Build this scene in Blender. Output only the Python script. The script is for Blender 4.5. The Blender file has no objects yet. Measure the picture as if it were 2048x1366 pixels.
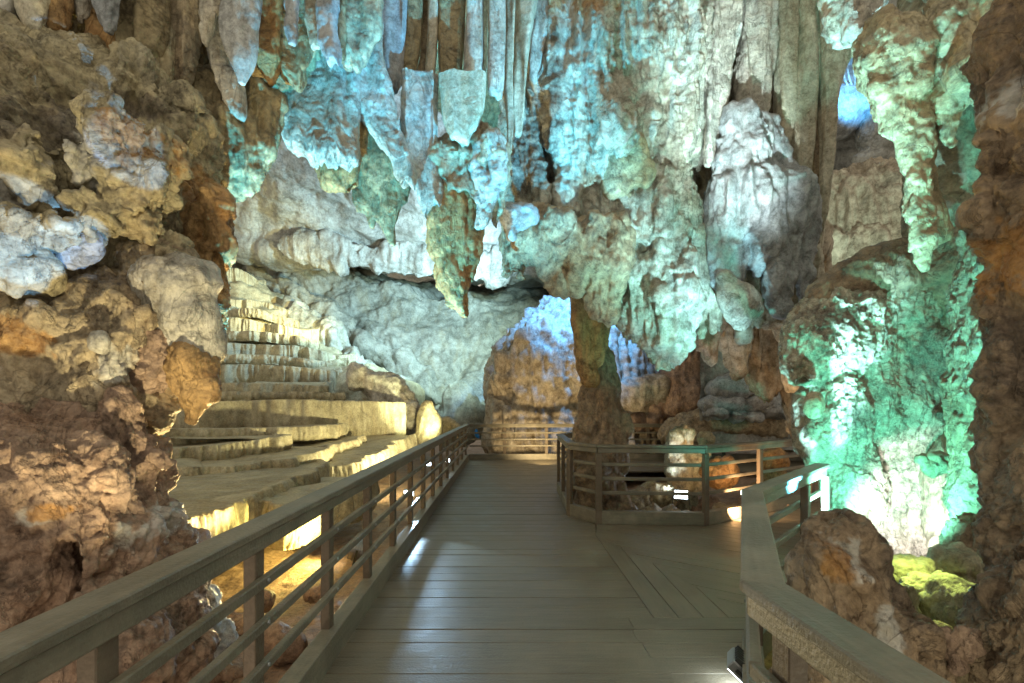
import bpy, math, random
import numpy as np
from mathutils import Vector, Matrix

# ------------------------------------------------------------------ camera, world, exposure
S = bpy.context.scene
COL = S.collection
F, CX, CY, EYE = 1024.0, 1010.0, 812.0, 1.57      # focal length, principal point (2048 px wide frame), eye height
cam_d = bpy.data.cameras.new('camera'); cam_d.sensor_width = 36; cam_d.lens = 18.0
cam_d.shift_x = 14 / 2048.0; cam_d.shift_y = (CY - 683) / 2048.0
cam_d.clip_start = 0.05; cam_d.clip_end = 300
cam = bpy.data.objects.new('camera', cam_d); COL.objects.link(cam)
cam.location = (0, 0, EYE); cam.rotation_euler = (math.pi / 2, 0, 0)
S.camera = cam
S.view_settings.view_transform = 'Standard'; S.view_settings.look = 'None'
S.view_settings.exposure = 0.25; S.view_settings.gamma = 1.0
S.view_settings.use_curve_mapping = False
w = bpy.data.worlds.new('World'); S.world = w; w.use_nodes = True
w.node_tree.nodes['Background'].inputs[0].default_value = (0.95, 0.87, 0.70, 1)
w.node_tree.nodes['Background'].inputs[1].default_value = 0.64
try:
    S.cycles.use_denoising = True
    S.cycles.max_bounces = 5; S.cycles.diffuse_bounces = 3; S.cycles.glossy_bounces = 2
    S.cycles.sample_clamp_indirect = 6.0
    S.cycles.use_light_tree = True
except Exception:
    pass

def W(px, py, d):
    return np.array([(px - CX) / F * d, d, EYE - (py - CY) / F * d])

LIGHTS = [
 # name, pos, target, colour, watts, spot angle, blend, radius
 ('ceil_left',   (-2.2, 3.3, -.1),  W(560, 90, 4.6),  (.16, .50, 1.0), 1300, 60, .6, .03),
 ('ceil_mid',    (-2.1, 4.0, -.1),  W(900, 110, 5.6),  (.08, .62, .95), 3200, 56, .6, .03),
 ('column_cyan', (2.7, 4.3, .1),    W(1280, 40, 6.6), (.40, .86, .96), 3900, 74, .9, .03),
 ('drape_cyan',  (2.55, 3.35, .5),    W(880, 40, 5.7), (.10, .58, 1.0), 3400, 36, .5, .03),
 ('drape_right', (1.22, 2.75, .36),    W(1575, 20, 6.7), (.70, .88, .90), 4600, 32, .9, .03),
 ('octagon',     (2.75, 8.1, .20),  W(1230, 560, 7.6), (.70, .88, 1.0), 90, 130, .5, .04),
 ('wall_green',  W(1745, 1125, 3.75),  W(1730, 760, 4.9), (.16, .96, .76), 380, 110, .5, .03),
 ('wall_white',  W(1795, 1105, 4.15),  W(1812, 1030, 4.9), (.95, .93, 1.0), 260, 62, .7, .03),
 ('wall_blue',   W(1900, 1090, 3.9),  W(1890, 800, 4.6), (.12, .60, 1.0), 170, 110, .6, .03),
 ('tear_cyan',   W(1790, 1120, 3.6),  W(1800, 220, 4.3), (.16, .85, .85), 1100, 48, .6, .03),
 ('left_warm',   (-2.05, 6.5, -.12),(-3.4, 5.9, .1),   (1.0, .80, .22), 230, 140, .5, .05),
 ('terrace_low', (-1.3, 10.5, .5),  W(520, 800, 14.0), (1.0, .88, .46), 800, 120, .7, .08),
 ('terrace_top', (-1.25, 13.6, .5), W(500, 560, 20.0), (.90, .92, .50), 900, 50, .7, .12),
 ('terrace_gold', (-5.5, 17.5, 4.6), W(490, 560, 21.0), (1.0, .86, .34), 1300, 80, .7, .12),
 ('back_wall',   (.3, 16.6, 6.1), W(620, 420, 21.0), (.44, .76, 1.0), 4000, 140, .7, .12),
 ('back_right',  (.1, 16.4, 5.7),   W(760, 650, 24.5), (.60, .95, .88), 3000, 100, .7, .12),
 ('mound_blue',  (2.3, 13.8, 7.4),  W(1150, 690, 17.5),(.10, .40, 1.0), 5000, 64, .7, .10),
 ('mound_front', (.9, 13.4, .2),    W(1120, 790, 16.5),(1.0, .74, .38), 260, 120, .7, .10),
 ('gap_blue',    (9.0, 12.0, 9.0),  W(1692, 195, 15.5),(.10, .48, 1.0), 2600, 30, .6, .10),
 ('gap_white',   (6.6, 8.5, 3.6),   W(1730, 420, 13.0),(.70, .95, .80), 420, 100, .6, .10),
 ('left_blue',   (.86, 1.2, .2),    W(158, 492, 3.2),  (.14, .42, 1.0), 1300, 5, .2, .01),
 ('left_blue',   (.86, 1.22, .2),    W(40, 465, 3.0),  (.14, .42, 1.0), 1300, 7, .2, .01),
 ('left_blue',   (.86, 1.24, .2),    W(15, 540, 3.0),  (.14, .42, 1.0), 1300, 5, .2, .01),
 ('left_blue',   (.86, 1.25, .2),   W(165, 185, 3.6),  (.14, .42, 1.0), 1300, 5, .2, .01),
 ('left_near_fill',   (-1.35, 1.0, -.2), W(150, 800, 3.0),  (1.0, .80, .58), 26, 150, .6, .04),  # unseen fill lamp, added to rake the lower left wall
 ('left_up_fill',     (-1.4, 1.9, -.15), W(190, 330, 3.6),  (1.0, .86, .50), 420, 42, .7, .04),  # unseen upward spot, added to lighten the left wall
 ('left_gold',   (-2.4, 5.6, -.1),  W(400, 520, 3.9),  (1.0, .76, .34), 900, 120, .5, .03),
 ('deck_right',  (1.30, 2.85, .14), (.75, 2.3, 0),     (.95, 1.0, .80), 18, 160, .6, .04),
 ('right_near_fill',  (1.35, 1.0, -.1),  W(1850, 1000, 2.8),(.95, .90, .66), 40, 150, .6, .04),  # unseen fill lamp, added for the right boulder and edge wall
 ('deck_streak', (-1.16, 6.5, .5),  (-.85, 4.6, 0),    (.45, .72, 1.0), 200, 80, .5, .03),
 ('pile_blue',   (5.2, 11.6, 4.2),  W(1490, 800, 13.5), (.22, .46, 1.0), 900, 60, .6, .05),
 ('right_amber', (3.1, 6.9, .15),   (4.3, 8.9, .8),    (1.0, .60, .30), 160, 140, .6, .04),
 ('right_olive', W(1835, 1040, 3.25),  W(1850, 1250, 3.2),(.78, 1.0, .22), 22, 120, .6, .03),
]
def make_light(name, pos, tgt, colr, watts, ang, blend, rad):
    L = bpy.data.lights.new('flood_or_fill_beam', 'SPOT'); L.energy = watts; L.color = colr
    L.spot_size = math.radians(ang); L.spot_blend = blend; L.shadow_soft_size = rad
    o = bpy.data.objects.new('flood_or_fill_beam', L); COL.objects.link(o)
    o.location = Vector(pos)
    o.rotation_euler = (Vector(tgt) - Vector(pos)).to_track_quat('-Z', 'Y').to_euler()
    return o
for a in LIGHTS: make_light(*a)

# ------------------------------------------------------------------ noise
_rng = np.random.RandomState(11)
_perm = np.arange(256, dtype=np.int32); _rng.shuffle(_perm); _perm = np.concatenate([_perm, _perm])
_g = _rng.normal(size=(256, 3)).astype(np.float32); _g /= np.linalg.norm(_g, axis=1)[:, None]
_jit = _rng.rand(256, 3).astype(np.float32)
def noise(P):
    P = P.astype(np.float32); fl = np.floor(P); I = fl.astype(np.int32) & 255; f = P - fl
    u = f * f * f * (f * (f * 6 - 15) + 10)
    out = 0
    for dx in (0, 1):
        wx = u[:, 0] if dx else 1 - u[:, 0]
        a = _perm[(I[:, 0] + dx) & 255]
        for dy in (0, 1):
            wy = u[:, 1] if dy else 1 - u[:, 1]
            b = _perm[(a + I[:, 1] + dy) & 255]
            for dz in (0, 1):
                wz = u[:, 2] if dz else 1 - u[:, 2]
                g = _g[_perm[(b + I[:, 2] + dz) & 255]]
                out = out + wx * wy * wz * (g[:, 0] * (f[:, 0] - dx) + g[:, 1] * (f[:, 1] - dy) + g[:, 2] * (f[:, 2] - dz))
    return out * 1.5
def fbm(P, freq, oc=4, gain=.5):
    a, s, r = 1.0, 0, 0
    for i in range(oc):
        r = r + a * noise(P * freq + 17.3 * i); s += a; a *= gain; freq *= 2.03
    return r / s
def ridged(P, freq, oc=3, gain=.5):
    a, s, r = 1.0, 0, 0
    for i in range(oc):
        r = r + a * (1 - np.abs(noise(P * freq + 31.7 * i)) * 2.2); s += a; a *= gain; freq *= 2.07
    return r / s - .45
def worley(P, freq):
    P = (P * freq).astype(np.float32); fl = np.floor(P); I = fl.astype(np.int32); f = P - fl
    best = np.full(len(P), 9.0, np.float32)
    for dx in (-1, 0, 1):
        a = _perm[(I[:, 0] + dx) & 255]
        for dy in (-1, 0, 1):
            b = _perm[(a + I[:, 1] + dy) & 255]
            for dz in (-1, 0, 1):
                j = _jit[_perm[(b + I[:, 2] + dz) & 255]]
                q = (j[:, 0] + dx - f[:, 0]) ** 2 + (j[:, 1] + dy - f[:, 1]) ** 2 + (j[:, 2] + dz - f[:, 2]) ** 2
                best = np.minimum(best, q)
    return np.sqrt(best)
def worley_id(P, freq):
    P = (P * freq).astype(np.float32); fl = np.floor(P); I = fl.astype(np.int32); f = P - fl
    best = np.full(len(P), 9.0, np.float32); sec = best.copy(); v = np.zeros(len(P), np.float32); v2 = v.copy()
    for dx in (-1, 0, 1):
        a = _perm[(I[:, 0] + dx) & 255]
        for dy in (-1, 0, 1):
            b = _perm[(a + I[:, 1] + dy) & 255]
            for dz in (-1, 0, 1):
                c = _perm[(b + I[:, 2] + dz) & 255]; j = _jit[c]
                q = (j[:, 0] + dx - f[:, 0]) ** 2 + (j[:, 1] + dy - f[:, 1]) ** 2 + (j[:, 2] + dz - f[:, 2]) ** 2
                h = _perm[(c + 71) & 255] / 255.0
                m = q < best; m2 = (~m) & (q < sec)
                sec = np.where(m, best, np.where(m2, q, sec)); v2 = np.where(m, v, np.where(m2, h, v2))
                best = np.where(m, q, best); v = np.where(m, h, v)
    e = np.clip((np.sqrt(sec) - np.sqrt(best)) / .16, 0, 1)
    return (v * (.5 + .5 * e) + v2 * (.5 - .5 * e)).astype(np.float32)
ZS = np.array([1, 1, .10], np.float32); ZM = np.array([1, 1, .35], np.float32); ZC = np.array([1, 1, .62], np.float32)
def relief(P, N, st, s):
    """displacement in metres; st weights, s = metres per 100 reference pixels"""
    d = np.zeros(len(P), np.float32)
    if st.get('big'):   d += st['big'] * s * fbm(P, .55 / s, 2)
    if st.get('crag'):
        q = P * ZC / s
        wq = q + .30 * np.stack([noise(q * .9), noise(q * .9 + 40), noise(q * .9 + 80)], 1)
        b, a = 0, 1.0
        for i_, f_ in enumerate((.9, 1.9, 4.1, 8.7, 17.)):
            b = b + a * np.abs(noise(wq * f_ + 13.1 * i_)); a *= .52
        d += st['crag'] * s * (1.25 * b - .55 + .45 * fbm(P * ZC + 7, .7 / s, 2))
    if st.get('block'):
        q = P / s; q = q + .25 * np.stack([noise(q * 2.1), noise(q * 2.1 + 40), noise(q * 2.1 + 80)], 1)
        d += st['block'] * s * ((worley_id(q * ZC, 1.1) - .5) + .5 * (worley_id(q * ZC + 3, 2.7) - .5))
    if st.get('flute'): d += st['flute'] * s * ridged(P * ZS + 3, 2.6 / s, 3, .6)
    if st.get('rib'):   d += st['rib'] * s * (ridged(P * np.array([1, 1, .07], np.float32) + 21, .95 / s, 2, .5) + .25 * fbm(P * ZM, 1.5 / s, 2))
    if st.get('drip'):  d += st['drip'] * s * ridged(P * np.array([1, 1, .22], np.float32) + 9, 5.0 / s, 2, .5)
    if st.get('knob'):
        f1 = worley(P * np.array([1, 1, .8], np.float32), 2.4 / s); d += st['knob'] * s * (.5 - f1)
        f1 = worley(P + 4.4, 6.0 / s); d += st['knob'] * s * .42 * (.5 - f1)
    if st.get('pit'):
        f1 = worley(P, 3.2 / s + 0); d -= st['pit'] * s * np.clip(.36 - f1, 0, 1)
    if st.get('strata'):
        q = P * np.array([.25, .25, 1], np.float32); q[:, 2] += .25 * P[:, 0] * st.get('dip', 0)
        d += st['strata'] * s * ridged(q, 1.3 / s, 3, .55)
    if st.get('grit'):  d += st['grit'] * s * (fbm(P, 15.0 / s, 2, .6) + .5 * ridged(P * ZM, 11.0 / s, 1))
    if st.get('fine'):  d += st['fine'] * s * fbm(P, 7.0 / s, 3, .65)
    return d

# ------------------------------------------------------------------ mesh helpers
def normals(V, Fq):
    a = V[Fq[:, 2]] - V[Fq[:, 0]]; b = V[Fq[:, 3]] - V[Fq[:, 1]]
    n = np.cross(a, b); N = np.zeros_like(V)
    for c in range(3):
        t = np.zeros(len(V))
        for k in range(4): t += np.bincount(Fq[:, k], n[:, c], len(V))
        N[:, c] = t
    return N / (np.linalg.norm(N, axis=1)[:, None] + 1e-9)
def mesh_np(name, V, Fq, mat, smooth=True):
    me = bpy.data.meshes.new(name)
    me.vertices.add(len(V)); me.vertices.foreach_set('co', V.astype(np.float32).ravel())
    nf = len(Fq); k = Fq.shape[1]
    me.loops.add(nf * k); me.loops.foreach_set('vertex_index', Fq.astype(np.int32).ravel())
    me.polygons.add(nf); me.polygons.foreach_set('loop_start', np.arange(nf, dtype=np.int32) * k)
    me.polygons.foreach_set('loop_total', np.full(nf, k, np.int32))
    me.polygons.foreach_set('use_smooth', np.full(nf, smooth, bool))
    me.materials.append(mat); me.update(calc_edges=True)
    return me
def link(name, me, parent=None):
    o = bpy.data.objects.new(name, me); COL.objects.link(o)
    if parent is not None: o.parent = parent
    return o
def tag(o, label=None, cat=None, group=None, kind=None):
    if label: o['label'] = label
    if cat: o['category'] = cat
    if group: o['group'] = group
    if kind: o['kind'] = kind
    return o
def empty(name, label, cat, loc=(0, 0, 0), group=None, rz=0):
    o = bpy.data.objects.new(name, None); COL.objects.link(o); o.location = loc; o.rotation_euler = (0, 0, rz)
    o.empty_display_size = .1
    return tag(o, label, cat, group)

def surface_nets(D, org, h):
    nx, ny, nz = D.shape
    s = D < 0
    cell = np.zeros((nx - 1, ny - 1, nz - 1), np.int8)
    for a in (0, 1):
        for b in (0, 1):
            for c in (0, 1):
                cell += s[a:nx - 1 + a, b:ny - 1 + b, c:nz - 1 + c]
    act = (cell > 0) & (cell < 8)
    idx = np.full(act.shape, -1, np.int64); ii = np.argwhere(act); n = len(ii); idx[act] = np.arange(n)
    acc = np.zeros((n, 3)); cnt = np.zeros(n)
    cs = [(a, b, c) for a in (0, 1) for b in (0, 1) for c in (0, 1)]
    val = {c: D[ii[:, 0] + c[0], ii[:, 1] + c[1], ii[:, 2] + c[2]] for c in cs}
    for c in cs:
        for ax in range(3):
            if c[ax]: continue
            e = list(c); e[ax] = 1; e = tuple(e)
            v0, v1 = val[c], val[e]; m = (v0 < 0) != (v1 < 0)
            t = np.where(m, v0 / np.where(m, v0 - v1, 1), 0)
            p = np.tile(np.array(c, float), (n, 1)); p[:, ax] += t
            acc += p * m[:, None]; cnt += m
    V = (ii + acc / cnt[:, None]) * h + org
    Q = []
    for ax in range(3):
        sl0 = [slice(None)] * 3; sl1 = [slice(None)] * 3
        sl0[ax] = slice(0, -1); sl1[ax] = slice(1, None)
        a, b = s[tuple(sl0)], s[tuple(sl1)]
        e = np.argwhere(a != b); inside = a[e[:, 0], e[:, 1], e[:, 2]]
        o1, o2 = (ax + 1) % 3, (ax + 2) % 3
        ok = (e[:, o1] > 0) & (e[:, o2] > 0) & (e[:, o1] < D.shape[o1] - 1) & (e[:, o2] < D.shape[o2] - 1)
        e = e[ok]; inside = inside[ok]
        def cid(k1, k2):
            q = e.copy(); q[:, o1] -= k1; q[:, o2] -= k2
            return idx[q[:, 0], q[:, 1], q[:, 2]]
        q = np.stack([cid(1, 1), cid(0, 1), cid(0, 0), cid(1, 0)], 1)
        q[~inside] = q[~inside][:, ::-1]
        Q.append(q)
    Q = np.concatenate(Q); Q = Q[(Q >= 0).all(1)]
    return V, Q

NV = [0]
def rock(name, label, cat, mat, d, blobs=(), tubes=(), sub=(), st=None, k=16, vox=.0036, flat=.8, seed=0,
         knobs=0, kn=(.16, .34), warp=.0, zones=(), group=None, parent=None, kind=None, off=(0, 0, 0)):
    rnd = random.Random(seed * 77 + 5)
    P = []                                           # primitives in world space
    for b in blobs:
        px, py, rx, ry = b[:4]; dd = b[4] if len(b) > 4 else 0; rd = b[5] if len(b) > 5 else .5 * (rx + ry) * flat
        m = (d + dd) / F
        P.append(('b', W(px, py, d + dd), np.array([rx * m, rd * m, ry * m])))
    for t in tubes:
        pts = []
        for q in t:
            dd = q[3] if len(q) > 3 else 0
            pts.append((W(q[0], q[1], d + dd), q[2] * (d + dd) / F))
        for (a, ra), (b, rb) in zip(pts[:-1], pts[1:]): P.append(('t', a, b, ra, rb))
    base = [p for p in P]
    for i in range(knobs):
        p = base[rnd.randrange(len(base))]
        a, b = rnd.uniform(-1.5, 1.5), rnd.uniform(-1.1, 1.1)
        v = np.array([math.sin(a) * math.cos(b), -math.cos(a) * math.cos(b), math.sin(b)])
        if p[0] == 'b':
            c = p[1] + p[2] * v * .93; r = p[2].mean() * rnd.uniform(*kn)
        else:
            t = rnd.random(); rr = p[3] + (p[4] - p[3]) * t; c = p[1] + (p[2] - p[1]) * t + rr * v * np.array([.93, flat * .93, .3]); r = rr * rnd.uniform(*kn) * 1.3
        P.append(('b', c, np.array([r, r, r * rnd.uniform(.8, 1.5)])))
    SB = []
    for b in sub:
        px, py, rx, ry = b[:4]; dd = b[4] if len(b) > 4 else 0; rd = b[5] if len(b) > 5 else .5 * (rx + ry)
        m = (d + dd) / F
        SB.append((W(px, py, d + dd), np.array([rx * m, rd * m, ry * m])))
    lo, hi = np.full(3, 1e9), np.full(3, -1e9)
    for p in P:
        if p[0] == 'b': lo = np.minimum(lo, p[1] - p[2]); hi = np.maximum(hi, p[1] + p[2])
        else:
            for c, r in ((p[1], p[3]), (p[2], p[4])):
                r3 = np.array([r, r * max(flat, .2), r]); lo = np.minimum(lo, c - r3); hi = np.maximum(hi, c + r3)
    h = vox * d; km = k * d / F
    lo -= 3 * h + km * .4; hi += 3 * h + km * .4
    n = np.ceil((hi - lo) / h).astype(int) + 1
    ax = [lo[i] + np.arange(n[i]) * h for i in range(3)]
    D = np.full(n, 9.0, np.float32)
    def sl(a, b):
        i0 = np.clip(((a - lo) / h).astype(int) - 1, 0, n - 1); i1 = np.clip(((b - lo) / h).astype(int) + 3, 1, n)
        return tuple(slice(i0[i], i1[i]) for i in range(3))
    def grid(s_):
        return (ax[0][s_[0]][:, None, None], ax[1][s_[1]][None, :, None], ax[2][s_[2]][None, None, :])
    mg = km * 1.6 + 3 * h
    ZW = warp * d / 10
    for j, p in enumerate(P):
        if p[0] == 'b':
            s_ = sl(p[1] - p[2] - mg, p[1] + p[2] + mg); X, Y, Z = grid(s_)
            x, y, z = X - p[1][0], Y - p[1][1], Z - p[1][2]; r = p[2]
            if ZW:
                x = x + ZW * np.sin(Z * 31 / d + j) ; z = z + ZW * np.sin(X * 27 / d + j * 2.1)
            k0 = np.sqrt((x / r[0]) ** 2 + (y / r[1]) ** 2 + (z / r[2]) ** 2)
            k1 = np.sqrt((x / r[0] ** 2) ** 2 + (y / r[1] ** 2) ** 2 + (z / r[2] ** 2) ** 2) + 1e-6
            v = k0 * (k0 - 1) / k1
        else:
            r = max(p[3], p[4]); s_ = sl(np.minimum(p[1], p[2]) - r - mg, np.maximum(p[1], p[2]) + r + mg); X, Y, Z = grid(s_)
            ff = max(flat, .2)
            a = p[1]; ab = (p[2] - p[1]) / np.array([1, ff, 1])
            x, y, z = X - a[0], (Y - a[1]) / ff, Z - a[2]
            if ZW: x = x + ZW * (np.sin(Z * 23 / d + j * .0) + .5 * np.sin(Z * 61 / d + 2))
            t = np.clip((x * ab[0] + y * ab[1] + z * ab[2]) / (ab @ ab + 1e-9), 0, 1)
            v = (np.sqrt((x - ab[0] * t) ** 2 + (y - ab[1] * t) ** 2 + (z - ab[2] * t) ** 2) - (p[3] + (p[4] - p[3]) * t)) * min(1, ff + .3)
        cur = D[s_]; hh = np.clip(km - np.abs(cur - v), 0, None) / km
        D[s_] = np.minimum(cur, v) - hh * hh * km * .25
    for c, r in SB:
        s_ = sl(c - r - mg, c + r + mg); X, Y, Z = grid(s_)
        k0 = np.sqrt(((X - c[0]) / r[0]) ** 2 + ((Y - c[1]) / r[1]) ** 2 + ((Z - c[2]) / r[2]) ** 2)
        v = -(k0 - 1) * r.min()
        cur = D[s_]; hh = np.clip(km - np.abs(cur - v), 0, None) / km
        D[s_] = np.maximum(cur, v) + hh * hh * km * .25
    D[0] = D[-1] = 9; D[:, 0] = D[:, -1] = 9; D[:, :, 0] = D[:, :, -1] = 9
    V, Q = surface_nets(D, lo, h)
    # one relaxation against the lattice look
    N = normals(V, Q)
    st = dict(st or dict(crag=.12, fine=.02)); s = d * 100 / F
    V = V + N * relief((V + seed * 7.7).astype(np.float32), N, st, s)[:, None]
    c = V.mean(0); V = V - c
    NV[0] += len(Q) * 2
    me = mesh_np(name, V, Q, mat)
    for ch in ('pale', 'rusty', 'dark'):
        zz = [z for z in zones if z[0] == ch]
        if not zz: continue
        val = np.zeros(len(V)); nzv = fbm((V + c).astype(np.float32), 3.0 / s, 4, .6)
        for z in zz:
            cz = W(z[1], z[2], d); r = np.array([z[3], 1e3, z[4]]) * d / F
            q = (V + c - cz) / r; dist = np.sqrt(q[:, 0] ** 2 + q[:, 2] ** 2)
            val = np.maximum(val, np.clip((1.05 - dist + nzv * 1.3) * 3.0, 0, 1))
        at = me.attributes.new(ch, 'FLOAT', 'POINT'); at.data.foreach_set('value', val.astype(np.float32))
    o = link(name, me, parent)
    o.location = Vector(c + np.array(off))
    if kind: tag(o, label, None, group, kind)
    else: tag(o, label, cat, group)
    return o

def sheet(ctrl, nu, nv, st, s, seed=0, world=False, flip=False):
    """ctrl: rows of (px,py,d) or world points -> smooth displaced surface"""
    C = np.array([[c if world else W(*c) for c in row] for row in ctrl], float)
    def interp(A, n):                                 # Catmull-Rom along axis 0
        m = len(A); t = np.linspace(0, m - 1, n); i = np.clip(t.astype(int), 0, m - 2); f = (t - i)
        f = f.reshape([-1] + [1] * (A.ndim - 1))
        p0, p1, p2, p3 = A[np.clip(i - 1, 0, m - 1)], A[i], A[i + 1], A[np.clip(i + 2, 0, m - 1)]
        return .5 * ((2 * p1) + (-p0 + p2) * f + (2 * p0 - 5 * p1 + 4 * p2 - p3) * f ** 2 + (-p0 + 3 * p1 - 3 * p2 + p3) * f ** 3)
    C = interp(C, nv); C = interp(C.transpose(1, 0, 2), nu).transpose(1, 0, 2)
    V = C.reshape(-1, 3)
    i = np.arange((nv - 1) * nu).reshape(nv - 1, nu)[:, :-1].ravel()
    Q = np.stack([i, i + nu, i + nu + 1, i + 1], 1)
    N = normals(V, Q)
    if flip: Q = Q[:, ::-1]; N = -N
    V = V + N * relief((V + seed * 3.3).astype(np.float32), N, st, s)[:, None]
    NV[0] += len(Q) * 2
    return V, Q

def panel(name, label, cat, mat, d, rows, th=22, jag=0, fold=.35, st=None, seed=0, group=None, step=3.3, sq=.62):
    R = np.array(rows, float); y0, y1 = R[0, 0], R[-1, 0]
    ny = int((y1 - y0) / step) + 2; yy = np.linspace(y0, y1, ny)
    def sm(col):
        v = np.interp(yy, R[:, 0], R[:, col]); k_ = 7
        vp = np.concatenate([np.full(k_, v[0]), v, np.full(k_, v[-1])])
        return np.convolve(vp, np.ones(2 * k_ + 1) / (2 * k_ + 1), 'valid')
    xl, xr = sm(1), sm(2); a = np.maximum((xr - xl) / 2, 1); c = (xl + xr) / 2
    b = np.minimum(th, a * 1.0)
    nr = int(np.clip(a.max() * 4.6 / step, 40, 260)); nr += nr % 2
    ang = np.arange(nr) / nr * 2 * np.pi
    cx, sy = np.sign(np.cos(ang)) * np.abs(np.cos(ang)) ** sq, np.sign(np.sin(ang)) * np.abs(np.sin(ang)) ** .85
    ncap = 7; m = d / F; V = []
    t = (yy - y0) / (y1 - y0)
    ph = seed * 5.1
    for i in range(ny + ncap):
        j = min(i, ny - 1); q = 0 if i < ny else (i - ny + 1) / ncap
        sc = math.sqrt(max(0, 1 - q * q)) * .98 + .02
        x = c[j] + a[j] * cx * sc; yv = b[j] * sy * sc
        z = yy[j] + q * b[j] * .9
        fx = np.stack([x / 26 + ph, np.full(nr, ph), np.full(nr, yy[j] / 500)], 1).astype(np.float32)
        n1 = noise(fx); n2 = noise(fx * 2.7 + 5)
        e = np.clip((t[j] - .55) / .45, 0, 1) ** 1.3
        zz = z + jag * (n1 * 1.3 + n2 * .9) * e * (1 if i < ny else 1)
        yv = yv + fold * b[j] * (n1 * 1.6 + .6 * n2)
        V.append(np.stack([(x - CX) * m, d + yv * m, EYE - (zz - CY) * m], 1))
    V = np.concatenate(V); nyy = ny + ncap
    i = np.arange(nyy - 1)[:, None] * nr; k_ = np.arange(nr)[None, :]; k2 = (k_ + 1) % nr
    Q = np.stack([(i + k_).ravel(), (i + nr + k_).ravel(), (i + nr + k2).ravel(), (i + k2).ravel()], 1)
    cc = V.mean(0); N = normals(V, Q)
    if ((V - cc)[:, 1] * N[:, 1]).sum() < 0: Q = Q[:, ::-1]; N = -N
    s = d * 100 / F
    V = V + N * relief((V + seed * 2.3).astype(np.float32), N, st or dict(flute=.05, crag=.03, fine=.01), s)[:, None]
    NV[0] += len(Q) * 2
    o = link(name, mesh_np(name, V - cc, Q, mat)); o.location = Vector(cc)
    return tag(o, label, cat, group)

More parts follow.
